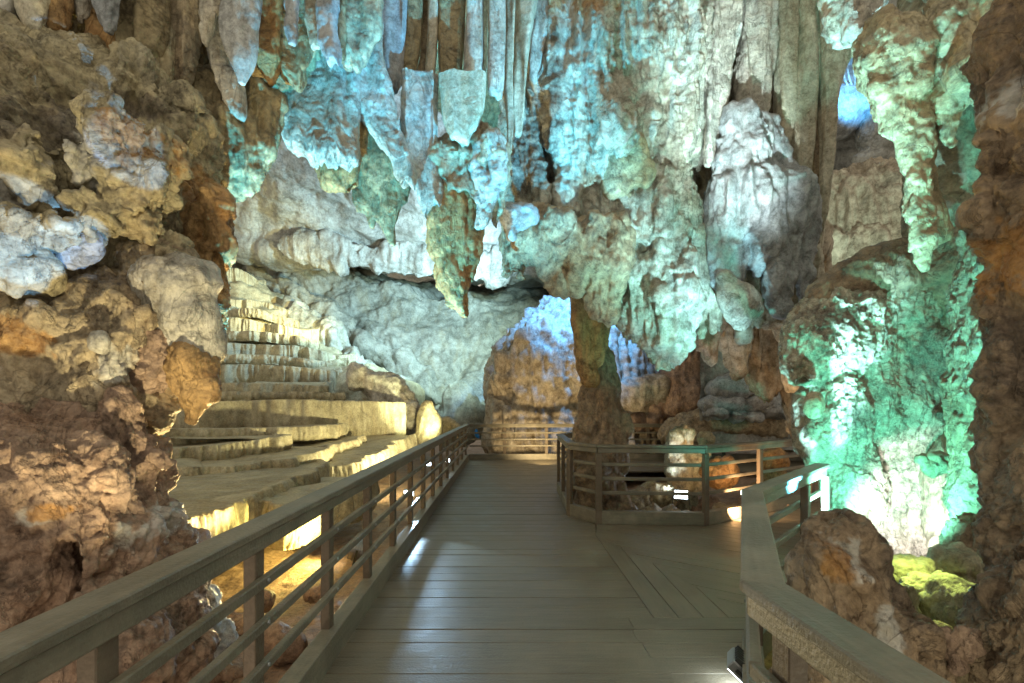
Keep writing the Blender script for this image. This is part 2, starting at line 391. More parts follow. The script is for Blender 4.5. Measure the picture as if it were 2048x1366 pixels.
# ------------------------------------------------------------------ materials
def rock_mat(name, pale, dark, stain, scale=1.0, stain_amt=.5, rough=.6, streak=.18, bump=.85, spec=.4, mott=.62, pale2=None, grain=1.0):
    m = bpy.data.materials.new(name); m.use_nodes = True; nt = m.node_tree; nd = nt.nodes; lk = nt.links
    for n_ in list(nd): nd.remove(n_)
    out = nd.new('ShaderNodeOutputMaterial'); bs = nd.new('ShaderNodeBsdfPrincipled'); lk.new(bs.outputs[0], out.inputs[0])
    geo = nd.new('ShaderNodeNewGeometry')
    def mapped(sc, off=0):
        mp = nd.new('ShaderNodeMapping'); mp.inputs['Scale'].default_value = sc; mp.inputs['Location'].default_value = (off, off * 1.7, off * .6)
        lk.new(geo.outputs['Position'], mp.inputs[0]); return mp.outputs[0]
    def nz(v, sc, det=6, ro=.6, dist=0):
        n_ = nd.new('ShaderNodeTexNoise'); n_.inputs['Scale'].default_value = sc; n_.inputs['Detail'].default_value = det
        n_.inputs['Roughness'].default_value = ro; n_.inputs['Distortion'].default_value = dist; lk.new(v, n_.inputs['Vector']); return n_.outputs[0]
    def ramp(v, a, b):
        r = nd.new('ShaderNodeMapRange'); r.inputs[1].default_value = a; r.inputs[2].default_value = b; lk.new(v, r.inputs[0]); return r.outputs[0]
    def mix(f, a, b, typ='MIX'):
        x = nd.new('ShaderNodeMix'); x.data_type = 'RGBA'; x.blend_type = typ
        if isinstance(f, (int, float)): x.inputs[0].default_value = f
        else: lk.new(f, x.inputs[0])
        for s_, v in ((6, a), (7, b)):
            if isinstance(v, tuple): x.inputs[s_].default_value = (*v, 1)
            else: lk.new(v, x.inputs[s_])
        return x.outputs[2]
    def mul(a, b):
        x = nd.new('ShaderNodeMath'); x.operation = 'MULTIPLY'
        for i_, v in enumerate((a, b)):
            if isinstance(v, (int, float)): x.inputs[i_].default_value = v
            else: lk.new(v, x.inputs[i_])
        return x.outputs[0]
    V1 = mapped((scale, scale, scale)); sk = 2.2 if streak > .1 else 5.0
    VS = mapped((scale * sk, scale * sk, scale * sk * streak), 3.1)
    c = mix(ramp(nz(V1, 1.9, 9, .66, .6), .42, .58), pale, tuple(.72 * x for x in dark))
    if pale2: c = mix(ramp(nz(V1, .8, 4, .6, .8), .48, .60), c, pale2)
    c = mix(mul(ramp(nz(VS, 1.5, 6, .6, .6), .50, .66), stain_amt), c, stain)
    c = mix(mul(ramp(nz(mapped((scale,) * 3, 9.2), 3.1, 5, .6, 1.2), .56, .70), stain_amt * .7), c, tuple(.6 * x for x in stain))
    f = ramp(nz(V1, 7.0, 9, .74, .3), .38, .62)
    c = mix(mott, c, mix(f, tuple(.30 * x for x in dark), tuple(min(.8, 1.3 * x) for x in pale)))
    def attr(n_):
        a_ = nd.new('ShaderNodeAttribute'); a_.attribute_name = n_; return a_.outputs['Fac']
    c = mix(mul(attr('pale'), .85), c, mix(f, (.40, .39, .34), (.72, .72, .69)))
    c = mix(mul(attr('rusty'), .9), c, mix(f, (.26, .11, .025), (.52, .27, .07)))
    c = mix(mul(attr('dark'), .85), c, mix(f, (.05, .04, .03), (.14, .10, .075)))  # dark channel: some zones paint shade into carved hollows
    vn = nz(mapped((scale, scale, scale * .7), 5.5), 2.3, 7, .6, 1.6)
    sb = nd.new('ShaderNodeMath'); sb.operation = 'SUBTRACT'; sb.inputs[1].default_value = .5; lk.new(vn, sb.inputs[0])
    ab = nd.new('ShaderNodeMath'); ab.operation = 'ABSOLUTE'; lk.new(sb.outputs[0], ab.inputs[0])
    crack = ramp(ab.outputs[0], .0, .014)
    c = mix(.28, c, mix(crack, tuple(.25 * x for x in dark), c))
    fs = ramp(nz(V1, 34.0 * grain, 5, .7), .38, .60)
    c = mix(.22, c, mix(fs, tuple(.25 * x for x in dark), tuple(min(.85, 1.25 * x) for x in pale)))
    bk = ramp(nz(mapped((scale, scale, scale * .5), 12.2), 3.4, 7, .7, .8), .60, .68)
    c = mix(mul(bk, .6), c, tuple(.22 * x for x in dark))
    lk.new(c, bs.inputs['Base Color'])
    r = nd.new('ShaderNodeMapRange'); r.inputs[1].default_value = .3; r.inputs[2].default_value = .7
    r.inputs[3].default_value = rough - .18; r.inputs[4].default_value = rough + .15; lk.new(f, r.inputs[0]); lk.new(r.outputs[0], bs.inputs['Roughness'])
    bs.inputs['Specular IOR Level'].default_value = spec
    hgt = nd.new('ShaderNodeMath'); hgt.operation = 'ADD'
    lk.new(nz(V1, 9.0 * grain, 9, .74, .5), hgt.inputs[0]); lk.new(mul(nz(mapped((scale * 26, scale * 26, scale * 26 * max(streak, .25))), 1.0, 4, .6), .5), hgt.inputs[1])
    vo = nd.new('ShaderNodeTexVoronoi'); vo.inputs['Scale'].default_value = 22 * grain; lk.new(V1, vo.inputs['Vector'])
    h2 = nd.new('ShaderNodeMath'); h2.operation = 'ADD'; lk.new(hgt.outputs[0], h2.inputs[0]); h3 = nd.new('ShaderNodeMath'); h3.operation = 'ADD'; lk.new(mul(vo.outputs['Distance'], .12), h3.inputs[0]); lk.new(mul(crack, .25), h3.inputs[1]); lk.new(h3.outputs[0], h2.inputs[1])
    bp = nd.new('ShaderNodeBump'); bp.inputs['Strength'].default_value = bump; bp.inputs['Distance'].default_value = .045 / scale / grain
    lk.new(h2.outputs[0], bp.inputs['Height']); lk.new(bp.outputs[0], bs.inputs['Normal'])
    return m
def plain_mat(name, col, rough=.5, metal=0, emit=None, es=0):
    m = bpy.data.materials.new(name); m.use_nodes = True; nt = m.node_tree; bs = nt.nodes['Principled BSDF']
    n_ = nt.nodes.new('ShaderNodeTexNoise'); n_.inputs['Scale'].default_value = 30
    mx = nt.nodes.new('ShaderNodeMix'); mx.data_type = 'RGBA'; mx.inputs[6].default_value = (*[c * .75 for c in col], 1); mx.inputs[7].default_value = (*[min(1, c * 1.15) for c in col], 1)
    nt.links.new(n_.outputs[0], mx.inputs[0]); nt.links.new(mx.outputs[2], bs.inputs['Base Color'])
    bs.inputs['Roughness'].default_value = rough; bs.inputs['Metallic'].default_value = metal
    if emit: bs.inputs['Emission Color'].default_value = (*emit, 1); bs.inputs['Emission Strength'].default_value = es
    return m
def wood_mat(name, col, worn, rough=.45, axis=0, spec=.5, wear=.5):
    m = bpy.data.materials.new(name); m.use_nodes = True; nt = m.node_tree; nd = nt.nodes; lk = nt.links; bs = nd['Principled BSDF']
    tc = nd.new('ShaderNodeTexCoord'); oi = nd.new('ShaderNodeObjectInfo')
    ad = nd.new('ShaderNodeVectorMath'); ad.operation = 'ADD'; cb = nd.new('ShaderNodeCombineXYZ')
    mr = nd.new('ShaderNodeMath'); mr.operation = 'MULTIPLY'; mr.inputs[1].default_value = 37; lk.new(oi.outputs['Random'], mr.inputs[0])
    lk.new(mr.outputs[0], cb.inputs[2]); lk.new(tc.outputs['Object'], ad.inputs[0]); lk.new(cb.outputs[0], ad.inputs[1])
    mp = nd.new('ShaderNodeMapping'); mp.inputs['Scale'].default_value = (1.2, 14, 14)
    lk.new(ad.outputs[0], mp.inputs[0])
    g = nd.new('ShaderNodeTexNoise'); g.inputs['Scale'].default_value = 2.4; g.inputs['Detail'].default_value = 8; g.inputs['Roughness'].default_value = .65; lk.new(mp.outputs[0], g.inputs['Vector'])
    geo = nd.new('ShaderNodeNewGeometry')
    b = nd.new('ShaderNodeTexNoise'); b.inputs['Scale'].default_value = 2.6; b.inputs['Detail'].default_value = 8; b.inputs['Roughness'].default_value = .68; lk.new(geo.outputs['Position'], b.inputs['Vector'])
    fi = nd.new('ShaderNodeTexNoise'); fi.inputs['Scale'].default_value = 70; fi.inputs['Detail'].default_value = 4; lk.new(geo.outputs['Position'], fi.inputs['Vector'])
    def mixc(f, a, c):
        x = nd.new('ShaderNodeMix'); x.data_type = 'RGBA'
        if isinstance(f, float): x.inputs[0].default_value = f
        else: lk.new(f, x.inputs[0])
        for s_, v in ((6, a), (7, c)):
            if isinstance(v, tuple): x.inputs[s_].default_value = (*v, 1)
            else: lk.new(v, x.inputs[s_])
        return x.outputs[2]
    def mr_(v, a, b_, c=0, d_=1):
        r = nd.new('ShaderNodeMapRange'); r.inputs[1].default_value = a; r.inputs[2].default_value = b_; r.inputs[3].default_value = c; r.inputs[4].default_value = d_; lk.new(v, r.inputs[0]); return r.outputs[0]
    c = mixc(mr_(g.outputs[0], .35, .65), tuple(.72 * x for x in col), col)
    c = mixc(mr_(b.outputs[0], .46, .66, 0, wear), c, worn)
    c = mixc(mr_(b.outputs[0], .28, .38, .55, 0), c, tuple(.35 * x for x in col))
    rv = nd.new('ShaderNodeMix'); rv.data_type = 'RGBA'; rv.blend_type = 'MULTIPLY'; rv.inputs[0].default_value = .5
    lk.new(c, rv.inputs[6]); cr = nd.new('ShaderNodeCombineColor')
    for i_ in range(3): lk.new(mr_(oi.outputs['Random'], 0, 1, .72, 1.0), cr.inputs[i_])
    lk.new(cr.outputs[0], rv.inputs[7]); lk.new(rv.outputs[2], bs.inputs['Base Color'])
    lk.new(mr_(b.outputs[0], .3, .7, rough - .1, rough + .14), bs.inputs['Roughness'])
    bs.inputs['Specular IOR Level'].default_value = spec
    h = nd.new('ShaderNodeMath'); h.operation = 'ADD'; lk.new(g.outputs[0], h.inputs[0]); lk.new(fi.outputs[0], h.inputs[1])
    bp = nd.new('ShaderNodeBump'); bp.inputs['Strength'].default_value = .6; bp.inputs['Distance'].default_value = .006
    lk.new(h.outputs[0], bp.inputs['Height']); lk.new(bp.outputs[0], bs.inputs['Normal'])
    return m

M = dict(
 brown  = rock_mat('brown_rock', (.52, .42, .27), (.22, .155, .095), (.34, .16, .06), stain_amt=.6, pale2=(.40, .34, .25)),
 rust   = rock_mat('rusty_rock', (.44, .31, .22), (.20, .12, .085), (.40, .17, .06), stain_amt=.6),
 tan    = rock_mat('tan_limestone', (.54, .46, .28), (.26, .21, .12), (.44, .24, .08), stain_amt=.55, pale2=(.50, .48, .38)),
 pale   = rock_mat('pale_limestone', (.58, .55, .47), (.30, .27, .20), (.46, .26, .09), stain_amt=.55, pale2=(.60, .58, .54)),
 drape  = rock_mat('drapery_stone', (.58, .54, .42), (.33, .27, .15), (.46, .25, .08), stain_amt=.7, streak=.05, bump=.5, rough=.5),
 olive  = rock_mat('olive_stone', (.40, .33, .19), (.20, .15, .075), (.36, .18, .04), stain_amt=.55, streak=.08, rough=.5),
 orange = rock_mat('orange_stone', (.50, .32, .14), (.25, .13, .045), (.60, .20, .02), stain_amt=.9, rough=.5),
 teal   = rock_mat('popcorn_limestone', (.56, .55, .45), (.27, .25, .16), (.38, .26, .10), stain_amt=.4, pale2=(.60, .60, .55)),
 spark  = rock_mat('sparkling_crust', (.54, .50, .38), (.16, .13, .07), (.22, .20, .08), stain_amt=.6, bump=1.0, grain=1.7, mott=.65, spec=.6),
 dbrown = rock_mat('dark_brown_rock', (.34, .25, .16), (.13, .085, .055), (.32, .17, .06), stain_amt=.6, pale2=(.36, .30, .21), spec=.5, rough=.5),
 grey   = rock_mat('grey_limestone', (.46, .46, .43), (.28, .28, .25), (.34, .30, .22), scale=.4, stain_amt=.35, bump=.7, mott=.32, streak=.6),
 cliff  = rock_mat('cliff_stone', (.48, .48, .42), (.27, .27, .22), (.42, .32, .16), scale=.45, stain_amt=.45, bump=.45, mott=.28, streak=.35),
 rim    = rock_mat('rimstone', (.54, .49, .33), (.34, .29, .18), (.40, .26, .12), scale=.8, stain_amt=.45, streak=.12, bump=.3, mott=.35),
 mound  = rock_mat('mound_stone', (.52, .46, .36), (.26, .19, .11), (.36, .22, .10), scale=.6, stain_amt=.5, streak=.12, bump=.5),
 earth  = rock_mat('red_earth', (.40, .27, .18), (.22, .13, .085), (.30, .16, .08), stain_amt=.4, bump=.6),
 moss   = rock_mat('mossy_rock', (.38, .36, .25), (.16, .14, .085), (.26, .24, .08), stain_amt=.7, bump=.6),
 blueg  = rock_mat('bluish_limestone', (.44, .46, .47), (.26, .27, .27), (.38, .28, .16), stain_amt=.35, bump=.45),
 deck   = wood_mat('painted_deck', (.19, .16, .11), (.30, .26, .19), rough=.42, spec=.5, wear=.35),
 rail   = wood_mat('weathered_rail', (.19, .172, .125), (.35, .31, .23), rough=.5, wear=.6),
 post   = wood_mat('post_wood', (.14, .105, .07), (.24, .19, .135), rough=.55, wear=.5),
 metal  = plain_mat('grey_metal', (.35, .36, .36), .4, .7),
 dmetal = plain_mat('dark_metal', (.06, .065, .06), .5, .5),
 lensw  = plain_mat('lit_lens', (.9, .95, 1), .2, 0, (.75, .9, 1.0), 22),
 lensy  = plain_mat('lit_lens_warm', (1, .9, .6), .2, 0, (1.0, .85, .5), 30),
 blue   = plain_mat('blue_plastic', (.02, .25, .75), .4),
 black  = plain_mat('gap_shade_black', (.02, .02, .02), .6),  # painted shade for the gaps between deck planks
)

# ------------------------------------------------------------------ boardwalk
import bmesh
def box_mesh(name, sx, sy, sz, mat, bev=.004):
    bm = bmesh.new(); bmesh.ops.create_cube(bm, size=1)
    for v in bm.verts: v.co.x *= sx; v.co.y *= sy; v.co.z *= sz
    if bev: bmesh.ops.bevel(bm, geom=bm.edges[:], offset=bev, segments=1, affect='EDGES')
    me = bpy.data.meshes.new(name); bm.to_mesh(me); bm.free(); me.materials.append(mat)
    return me
def beam(name, a, b, wd, ht, mat, parent, ext=0, bev=.005):
    a = Vector(a); b = Vector(b); d = b - a; L = d.length + ext
    o = link(name, box_mesh(name, L, wd, ht, mat, bev), parent)
    o.location = (a + b) / 2
    rz = math.atan2(d.y, d.x); ry = -math.atan2(d.z, math.hypot(d.x, d.y))
    o.rotation_euler = (0, ry, rz)
    return o
RAILZ = (.785, .595, .405)
_b = bmesh.new(); bmesh.ops.create_cone(_b, cap_ends=True, segments=8, radius1=.011, radius2=.008, depth=.008)
bolt_me = bpy.data.meshes.new('bolt'); _b.to_mesh(bolt_me); _b.free(); bolt_me.materials.append(M['metal'])
def railing(label, pts, posts, group='weathered wooden railings of the boardwalk', curb=True, h=1.05, side=1, cap=.13):
    """pts: plan polyline; posts: list of (segment, fraction)"""
    r = empty('wooden_railing', label, 'railing', (pts[0][0], pts[0][1], 0), group)
    o3 = Vector((pts[0][0], pts[0][1], 0)); pv = [Vector((p[0], p[1], 0)) - o3 for p in pts]
    for i, (a, b) in enumerate(zip(pv[:-1], pv[1:])):
        e = .0006 * i
        dn = (b - a).normalized(); nn = Vector((-dn.y, dn.x, 0)) * side
        z = lambda v, h_: (v.x, v.y, h_ + e)
        beam('cap_board', z(a, h - .018), z(b, h - .018), cap, .036, M['rail'], r, ext=.05 if len(pts) > 2 else 0)
        beam('top_rail', z(a, h - .072), z(b, h - .072), cap - .035, .068, M['rail'], r, ext=.02)
        for q, zz in enumerate(RAILZ):
            aa, bb = a + nn * .02, b + nn * .02
            beam('mid_rail', z(aa, zz), z(bb, zz), .036, .045, M['rail'], r, ext=.01)
        if curb:
            beam('kerb_beam', z(a, .085), z(b, .085), .11, .17, M['rail'], r, ext=.03)
    for sgm, t in posts:
        a, b = pv[sgm], pv[sgm + 1]; p = a.lerp(b, t); d = b - a
        o = link('post', box_mesh('post', .085, .055, h - .106 + .45, M['post']), r)
        nn = Vector((-d.y, d.x, 0)).normalized() * side
        q = p - nn * .028
        o.location = (q.x, q.y, (h - .106 - .45) / 2); o.rotation_euler = (0, 0, math.atan2(d.y, d.x))
        if (p + o3).y < 7:
            for zz in RAILZ:
                c_ = link('bolt', bolt_me, r); w_ = p + nn * .041; c_.location = (w_.x, w_.y, zz + .004); c_.rotation_euler = (math.pi / 2, 0, math.atan2(d.y, d.x))
    return r

# left railing: posts read off the photograph
XL = -1.10
lp = [.62, 1.42, 2.3, 3.25, 4.2, 5.15, 6.1, 7.05, 8.0, 9.0, 10.0, 11.1, 12.2, 13.4, 14.7]
railing('long left hand wooden railing running from the camera to the far corner of the boardwalk',
        [(XL, -.6), (XL, 14.85)], [(0, (y + .6) / 15.45) for y in lp], side=-1)
railing('far wooden railing across the end of the boardwalk in front of the flowstone mound',
        [(XL + .07, 14.95), (2.6, 15.1), (10.6, 14.6)], [(0, .28), (0, .62), (0, .88), (1, .09), (1, .2), (1, .33), (1, .36), (1, .47), (1, .62), (1, .74), (1, .86), (1, .98)], side=-1)
P2, P1, P0 = (.765, 1.52), (1.525, 3.16), (2.86, 4.62)
railing('near green lit railing with an angled corner beside the dark boulder', [(.84, -.7), P2, P1, P0],
        [(0, .45), (0, .96), (1, .93), (2, .62), (2, 1.0)], side=1, cap=.12)
OC = [(2.3, 12.4), (1.02, 9.5), (.95, 7.35), (1.25, 6.85), (2.62, 6.75), (5.0, 8.35), (7.4, 9.9)]
railing('wooden railing enclosing the rock pit around the foot of the central column', OC,
        [(0, .5), (1, 0), (1, .5), (2, 0), (3, 0), (4, 0), (4, .45), (4, .98), (5, .5)], side=1)

dk = link('boardwalk_deck', box_mesh('boardwalk_deck', 1.0, 16.6, .12, M['black'], 0)); dk.location = (-.4, 7.0, -.115); tag(dk, kind='structure')  # underlay slab coloured black so plank gaps read as shade
rd = random.Random(4)
def clip(poly, n, c):
    out = []
    for i in range(len(poly)):
        p, q = poly[i], poly[(i + 1) % len(poly)]
        dp, dq = p[0] * n[0] + p[1] * n[1] - c, q[0] * n[0] + q[1] * n[1] - c
        if dp <= 0: out.append(p)
        if dp * dq < 0:
            t = dp / (dp - dq); out.append((p[0] + (q[0] - p[0]) * t, p[1] + (q[1] - p[1]) * t))
    return out
def plank(poly, ang, parent):
    ar = sum(poly[i][0] * poly[(i + 1) % len(poly)][1] - poly[(i + 1) % len(poly)][0] * poly[i][1] for i in range(len(poly))) / 2
    if abs(ar) < .004: return
    if ar < 0: poly = poly[::-1]
    cx = sum(p[0] for p in poly) / len(poly); cy = sum(p[1] for p in poly) / len(poly)
    c, s = math.cos(-ang), math.sin(-ang)
    loc = [((x - cx) * c - (y - cy) * s, (x - cx) * s + (y - cy) * c) for x, y in poly]
    e = .9975; n = len(loc); tz = rd.uniform(-.0022, .0022)
    vs = [(x, y, -.032) for x, y in loc] + [(x, y, -.003) for x, y in loc] + [(x * .996, y * .97, 0) for x, y in loc]
    fs = [list(range(2 * n, 3 * n))]
    for i in range(n):
        j = (i + 1) % n; fs += [[i, j, n + j, n + i], [n + i, n + j, 2 * n + j, 2 * n + i]]
    me = bpy.data.meshes.new('plank'); me.from_pydata(vs, [], fs); me.materials.append(M['deck']); me.update()
    o = link('plank', me); o.parent = parent; o.matrix_parent_inverse = parent.matrix_world.inverted()
    o.location = Vector((cx, cy, tz)) - parent.location; o.matrix_parent_inverse = Matrix()
    o.rotation_euler = (rd.uniform(-.003, .003), 0, ang)
def planks(poly, ang, pitch, joints=None, off=0, gap=.006):
    n = (-math.sin(ang), math.cos(ang)); t = (math.cos(ang), math.sin(ang))
    pr = [p[0] * n[0] + p[1] * n[1] for p in poly]
    k = math.floor((min(pr) - off) / pitch)
    while off + k * pitch < max(pr):
        a = off + k * pitch; k += 1
        g = clip(clip(poly, n, a + pitch - gap / 2), (-n[0], -n[1]), -(a + gap / 2))
        if len(g) < 3: continue
        cuts = [-99] + ([c + rd.choice((-.01, 0, .01)) for c in joints] if joints else []) + [99]
        for c0, c1 in zip(cuts[:-1], cuts[1:]):
            q = clip(clip(g, t, c1 - .001), (-t[0], -t[1]), -(c0 + .001))
            if len(q) >= 3: plank(q, ang, dk)
XD = -1.05
planks([(XD, -.8), (.72, -.8), (.72, 1.6), (XD, 1.6)], 0, .2)
planks([(XD, 1.6), (.75, 1.6), (1.5, 3.2), (XD, 3.2)], 0, .2)
planks([(XD, 3.2), (1.5, 3.2), (2.07, 3.8), (XD, 3.8)], 0, .2, [.9])
planks([(XD, 3.8), (1.10, 3.8), (1.10, 6.2), (1.2, 6.8), (XD, 6.8)], 0, .2)
planks([(XD, 6.8), (1.2, 6.8), (.95, 7.35), (1.0, 9.4), (XD, 9.4)], 0, .2)
planks([(XD, 9.4), (1.0, 9.4), (2.3, 12.4), (XD, 12.4)], 0, .2)
planks([(XD, 12.4), (2.3, 12.4), (10.0, 12.4), (10.5, 14.6), (2.6, 15.0), (XD, 14.9)], 0, .2, [.6, 4, 7])
planks([(1.10, 3.8), (1.84, 3.8), (1.36, 5.5), (1.10, 6.2)], math.pi / 2, .185, off=-1.105)
planks([(1.84, 3.8), (2.07, 3.8), (2.9, 4.66), (7.5, 9.2), (7.2, 9.8), (5.0, 8.3), (2.62, 6.7), (1.22, 6.8), (1.10, 6.2), (1.36, 5.5)], math.radians(-38), .19)

# ------------------------------------------------------------------ floodlights
def floodlight(label, pos, tgt, size=.16, lens='lensw', group='floodlights on the cave floor', rnd=False, stand=.1):
    pos = Vector(pos); q = (Vector(tgt) - pos).to_track_quat('X', 'Z').to_euler()
    r = empty('floodlight', label, 'floodlight', pos, group)
    def part(name, me, loc, rot=None, mat=None, par=None):
        o = link(name, me, par or r); v = Vector(loc); v.rotate(q); o.location = v; o.rotation_euler = rot or q; return o
    s = size
    if rnd:
        bm = bmesh.new(); bmesh.ops.create_cone(bm, cap_ends=True, segments=20, radius1=s * .45, radius2=s * .55, depth=s * .8, matrix=Matrix.Rotation(math.pi / 2, 4, 'Y'))
        me = bpy.data.meshes.new('housing'); bm.to_mesh(me); bm.free(); me.materials.append(M['metal']); part('housing', me, (0, 0, 0))
        for i in range(5):
            bm = bmesh.new(); bmesh.ops.create_cone(bm, cap_ends=True, segments=20, radius1=s * .6, radius2=s * .6, depth=s * .035, matrix=Matrix.Rotation(math.pi / 2, 4, 'Y'))
            me = bpy.data.meshes.new('cooling_fin'); bm.to_mesh(me); bm.free(); me.materials.append(M['metal']); part('cooling_fin', me, (-s * .35 + i * s * .13, 0, 0))
    else:
        part('housing', box_mesh('housing', s * .35, s * 1.1, s * .75, M['metal'], .006), (0, 0, 0))
        for i in range(6): part('cooling_fin', box_mesh('cooling_fin', s * .16, s * .05, s * .68, M['dmetal'], .001), (-s * .25, (-.45 + i * .18) * s, 0))
    if rnd:
        bm = bmesh.new(); bmesh.ops.create_circle(bm, cap_ends=True, segments=20, radius=s * .46, matrix=Matrix.Rotation(math.pi / 2, 4, 'Y'))
        me = bpy.data.meshes.new('lens'); bm.to_mesh(me); bm.free(); me.materials.append(M[lens]); part('lens', me, (s * .41, 0, 0))
    else: part('lens', box_mesh('lens', s * .02, s * .95, s * .6, M[lens], 0), (s * .19, 0, 0))
    for sd in (-1, 1): part('bracket', box_mesh('bracket', s * .12, s * .04, s * .9, M['dmetal'], .001), (-s * .02, sd * s * .62, -s * .3))
    return r

# ------------------------------------------------------------------ cave shell (setting)
def shell(name, ctrl, nu, nv, st, s, mat, seed=0, world=False):
    V, Q = sheet(ctrl, nu, nv, st, s, seed, world)
    o = link(name, mesh_np(name, V, Q, mat)); tag(o, kind='structure'); return o
# floor: earth at -0.35, sloping
g = []
for yy in (34, 24, 18, 13, 9, 6, 4, 2.5, 1, -1):
    g.append([(xx, yy, -.42 + (.25 if abs(xx) > 3.5 else 0) + (.5 if xx > 3 and yy < 4 else 0)) for xx in (-16, -9, -5, -3, -1.6, 0, 1.6, 3, 5, 9, 18)])
shell('cave_floor', g, 420, 520, dict(crag=.06, fine=.02, pit=.04), .8, M['earth'], world=True)
# far sloping roof of the back chamber (pale grey strata), curling back at its lower edge
shell('cave_roof', [
 [(-500, -900, 15), (0, -900, 14), (500, -900, 13), (1000, -900, 13), (1500, -900, 13), (2600, -900, 15)],
 [(-500, -100, 17), (0, -100, 16), (500, -100, 15.5), (1000, -100, 15), (1500, -100, 15), (2600, -100, 17)],
 [(-500, 240, 20), (100, 240, 19), (520, 250, 18.5), (1000, 280, 18), (1500, 300, 18), (2600, 300, 18)],
 [(-500, 360, 22), (100, 360, 21), (480, 370, 20.5), (1000, 400, 20), (1400, 430, 20), (2600, 430, 20)],
 [(-500, 440, 24), (100, 450, 22.5), (460, 455, 22), (1000, 500, 21.5), (1400, 520, 21), (2600, 520, 21)],
 [(-500, 470, 24.5), (100, 485, 23), (450, 505, 22.5), (1000, 552, 22), (1400, 580, 21.5), (2600, 580, 21.5)],
 [(-500, 472, 26), (100, 489, 25), (450, 510, 25), (1000, 558, 25), (1400, 585, 24), (2600, 585, 24)],
 [(-500, 460, 31), (100, 480, 31), (450, 508, 31), (1000, 560, 31), (1400, 588, 30), (2600, 588, 30)]],
 620, 420, dict(crag=.16, strata=.16, dip=.5, big=.3, fine=.012), 2.2, M['grey'], seed=3)
# back wall under the crevice
shell('cave_wall', [
 [(-500, 430, 34), (100, 450, 34), (450, 495, 33), (700, 535, 33), (1000, 575, 32), (1400, 590, 30), (2600, 590, 30)],
 [(-500, 500, 28), (100, 510, 27.5), (450, 512, 27), (700, 552, 26.5), (1000, 592, 26), (1400, 600, 24), (2600, 600, 24)],
 [(-500, 520, 27.5), (100, 520, 27), (450, 530, 26.5), (700, 575, 25.5), (1000, 625, 25), (1400, 640, 24), (2600, 640, 24)],
 [(-500, 640, 27), (100, 640, 26.5), (450, 650, 26), (700, 680, 24.5), (1000, 700, 24), (1400, 720, 23), (2600, 720, 22)],
 [(-500, 780, 27), (100, 780, 26), (450, 780, 25.5), (700, 790, 23.5), (1000, 790, 22.5), (1400, 800, 22), (2600, 800, 21)],
 [(-500, 900, 26), (100, 890, 25), (450, 880, 24), (700, 880, 22), (1000, 880, 21.5), (1400, 880, 20), (2600, 880, 20)]],
 620, 380, dict(crag=.20, block=.14, strata=.10, dip=-1.0, big=.3, fine=.012), 2.6, M['cliff'], seed=9)
# chamber wall beyond the gap on the right, and the fluted flowstone below it
shell('cave_wall', [
 [(1400, -300, 15), (1700, -300, 15), (2000, -300, 14), (2600, -300, 12)],
 [(1400, 60, 16.5), (1700, 60, 16.5), (2000, 60, 15), (2600, 60, 12)],
 [(1400, 230, 17), (1700, 235, 16), (2000, 150, 15), (2600, 150, 12)],
 [(1400, 240, 18), (1700, 245, 17.5), (2000, 200, 17), (2600, 200, 14)],
 [(1400, 380, 17), (1700, 360, 16.5), (2000, 330, 16), (2600, 330, 13)],
 [(1400, 640, 14), (1700, 620, 14), (2000, 620, 13), (2600, 600, 11)],
 [(1400, 900, 14), (1700, 900, 13.5), (2000, 900, 12.5), (2600, 900, 10)]],
 260, 300, dict(crag=.14, strata=.10, fine=.01), 1.5, M['grey'], seed=17)

T = lambda *a: [tuple(x) for x in a]
def drape(label, px, ybot, r, d, mat='drape', ytop=-60, bend=0, tip=.75, flat=.45, seed=0, st=None, name='stone_drapery', group='long stone draperies hanging from the ceiling', xtra=(), k=7, cat='stalactite'):
    h = ybot - ytop
    rnd = random.Random(seed); tb = []
    nn = 3 if r < 40 else 4
    for q in range(nn):
        o = (q / (nn - 1) - .5) * 1.25 * r; yb = ybot - rnd.uniform(0, .9) * r * (1.3 - tip); rr = r * .56 * rnd.uniform(.8, 1.15)
        dd = rnd.uniform(-.4, .4) * r * d / F
        ph = rnd.uniform(0, 6)
        tb.append([(px + o * (1 - .35 * (1 - tip) * t) + bend * (1 - t) ** 2 + math.sin(t * 5 + ph) * r * .07, ytop + (yb - rr - ytop) * t, rr * (1 + .12 * math.sin(t * 9 + ph)) * (1 if t < .85 else tip + (1 - tip) * (1 - t) / .15), dd) for t in (0, .2, .4, .6, .75, .88, 1)])
    return rock(name, label, cat, M[mat], d, tubes=tb + list(xtra), flat=flat, st=st or dict(flute=.055, crag=.03, fine=.012), seed=seed, k=k, group=group)
def fr(x0, x1, y0, y1, n, ln, r, seed, dd=0):
    """hanging drips along a lower edge"""
    rn = random.Random(seed); o = []
    for i in range(n):
        t = (i + rn.uniform(.2, .8)) / n; x = x0 + (x1 - x0) * t; y = y0 + (y1 - y0) * t; L = rn.uniform(*ln); rr = r * rn.uniform(.7, 1.2)
        o.append([(x, y - rr * 2, rr, dd + rn.uniform(-.08, .08)), (x + rn.uniform(-4, 4), y + L * .5, rr * .6, dd), (x + rn.uniform(-5, 5), y + L, rr * .18, dd)])
    return o

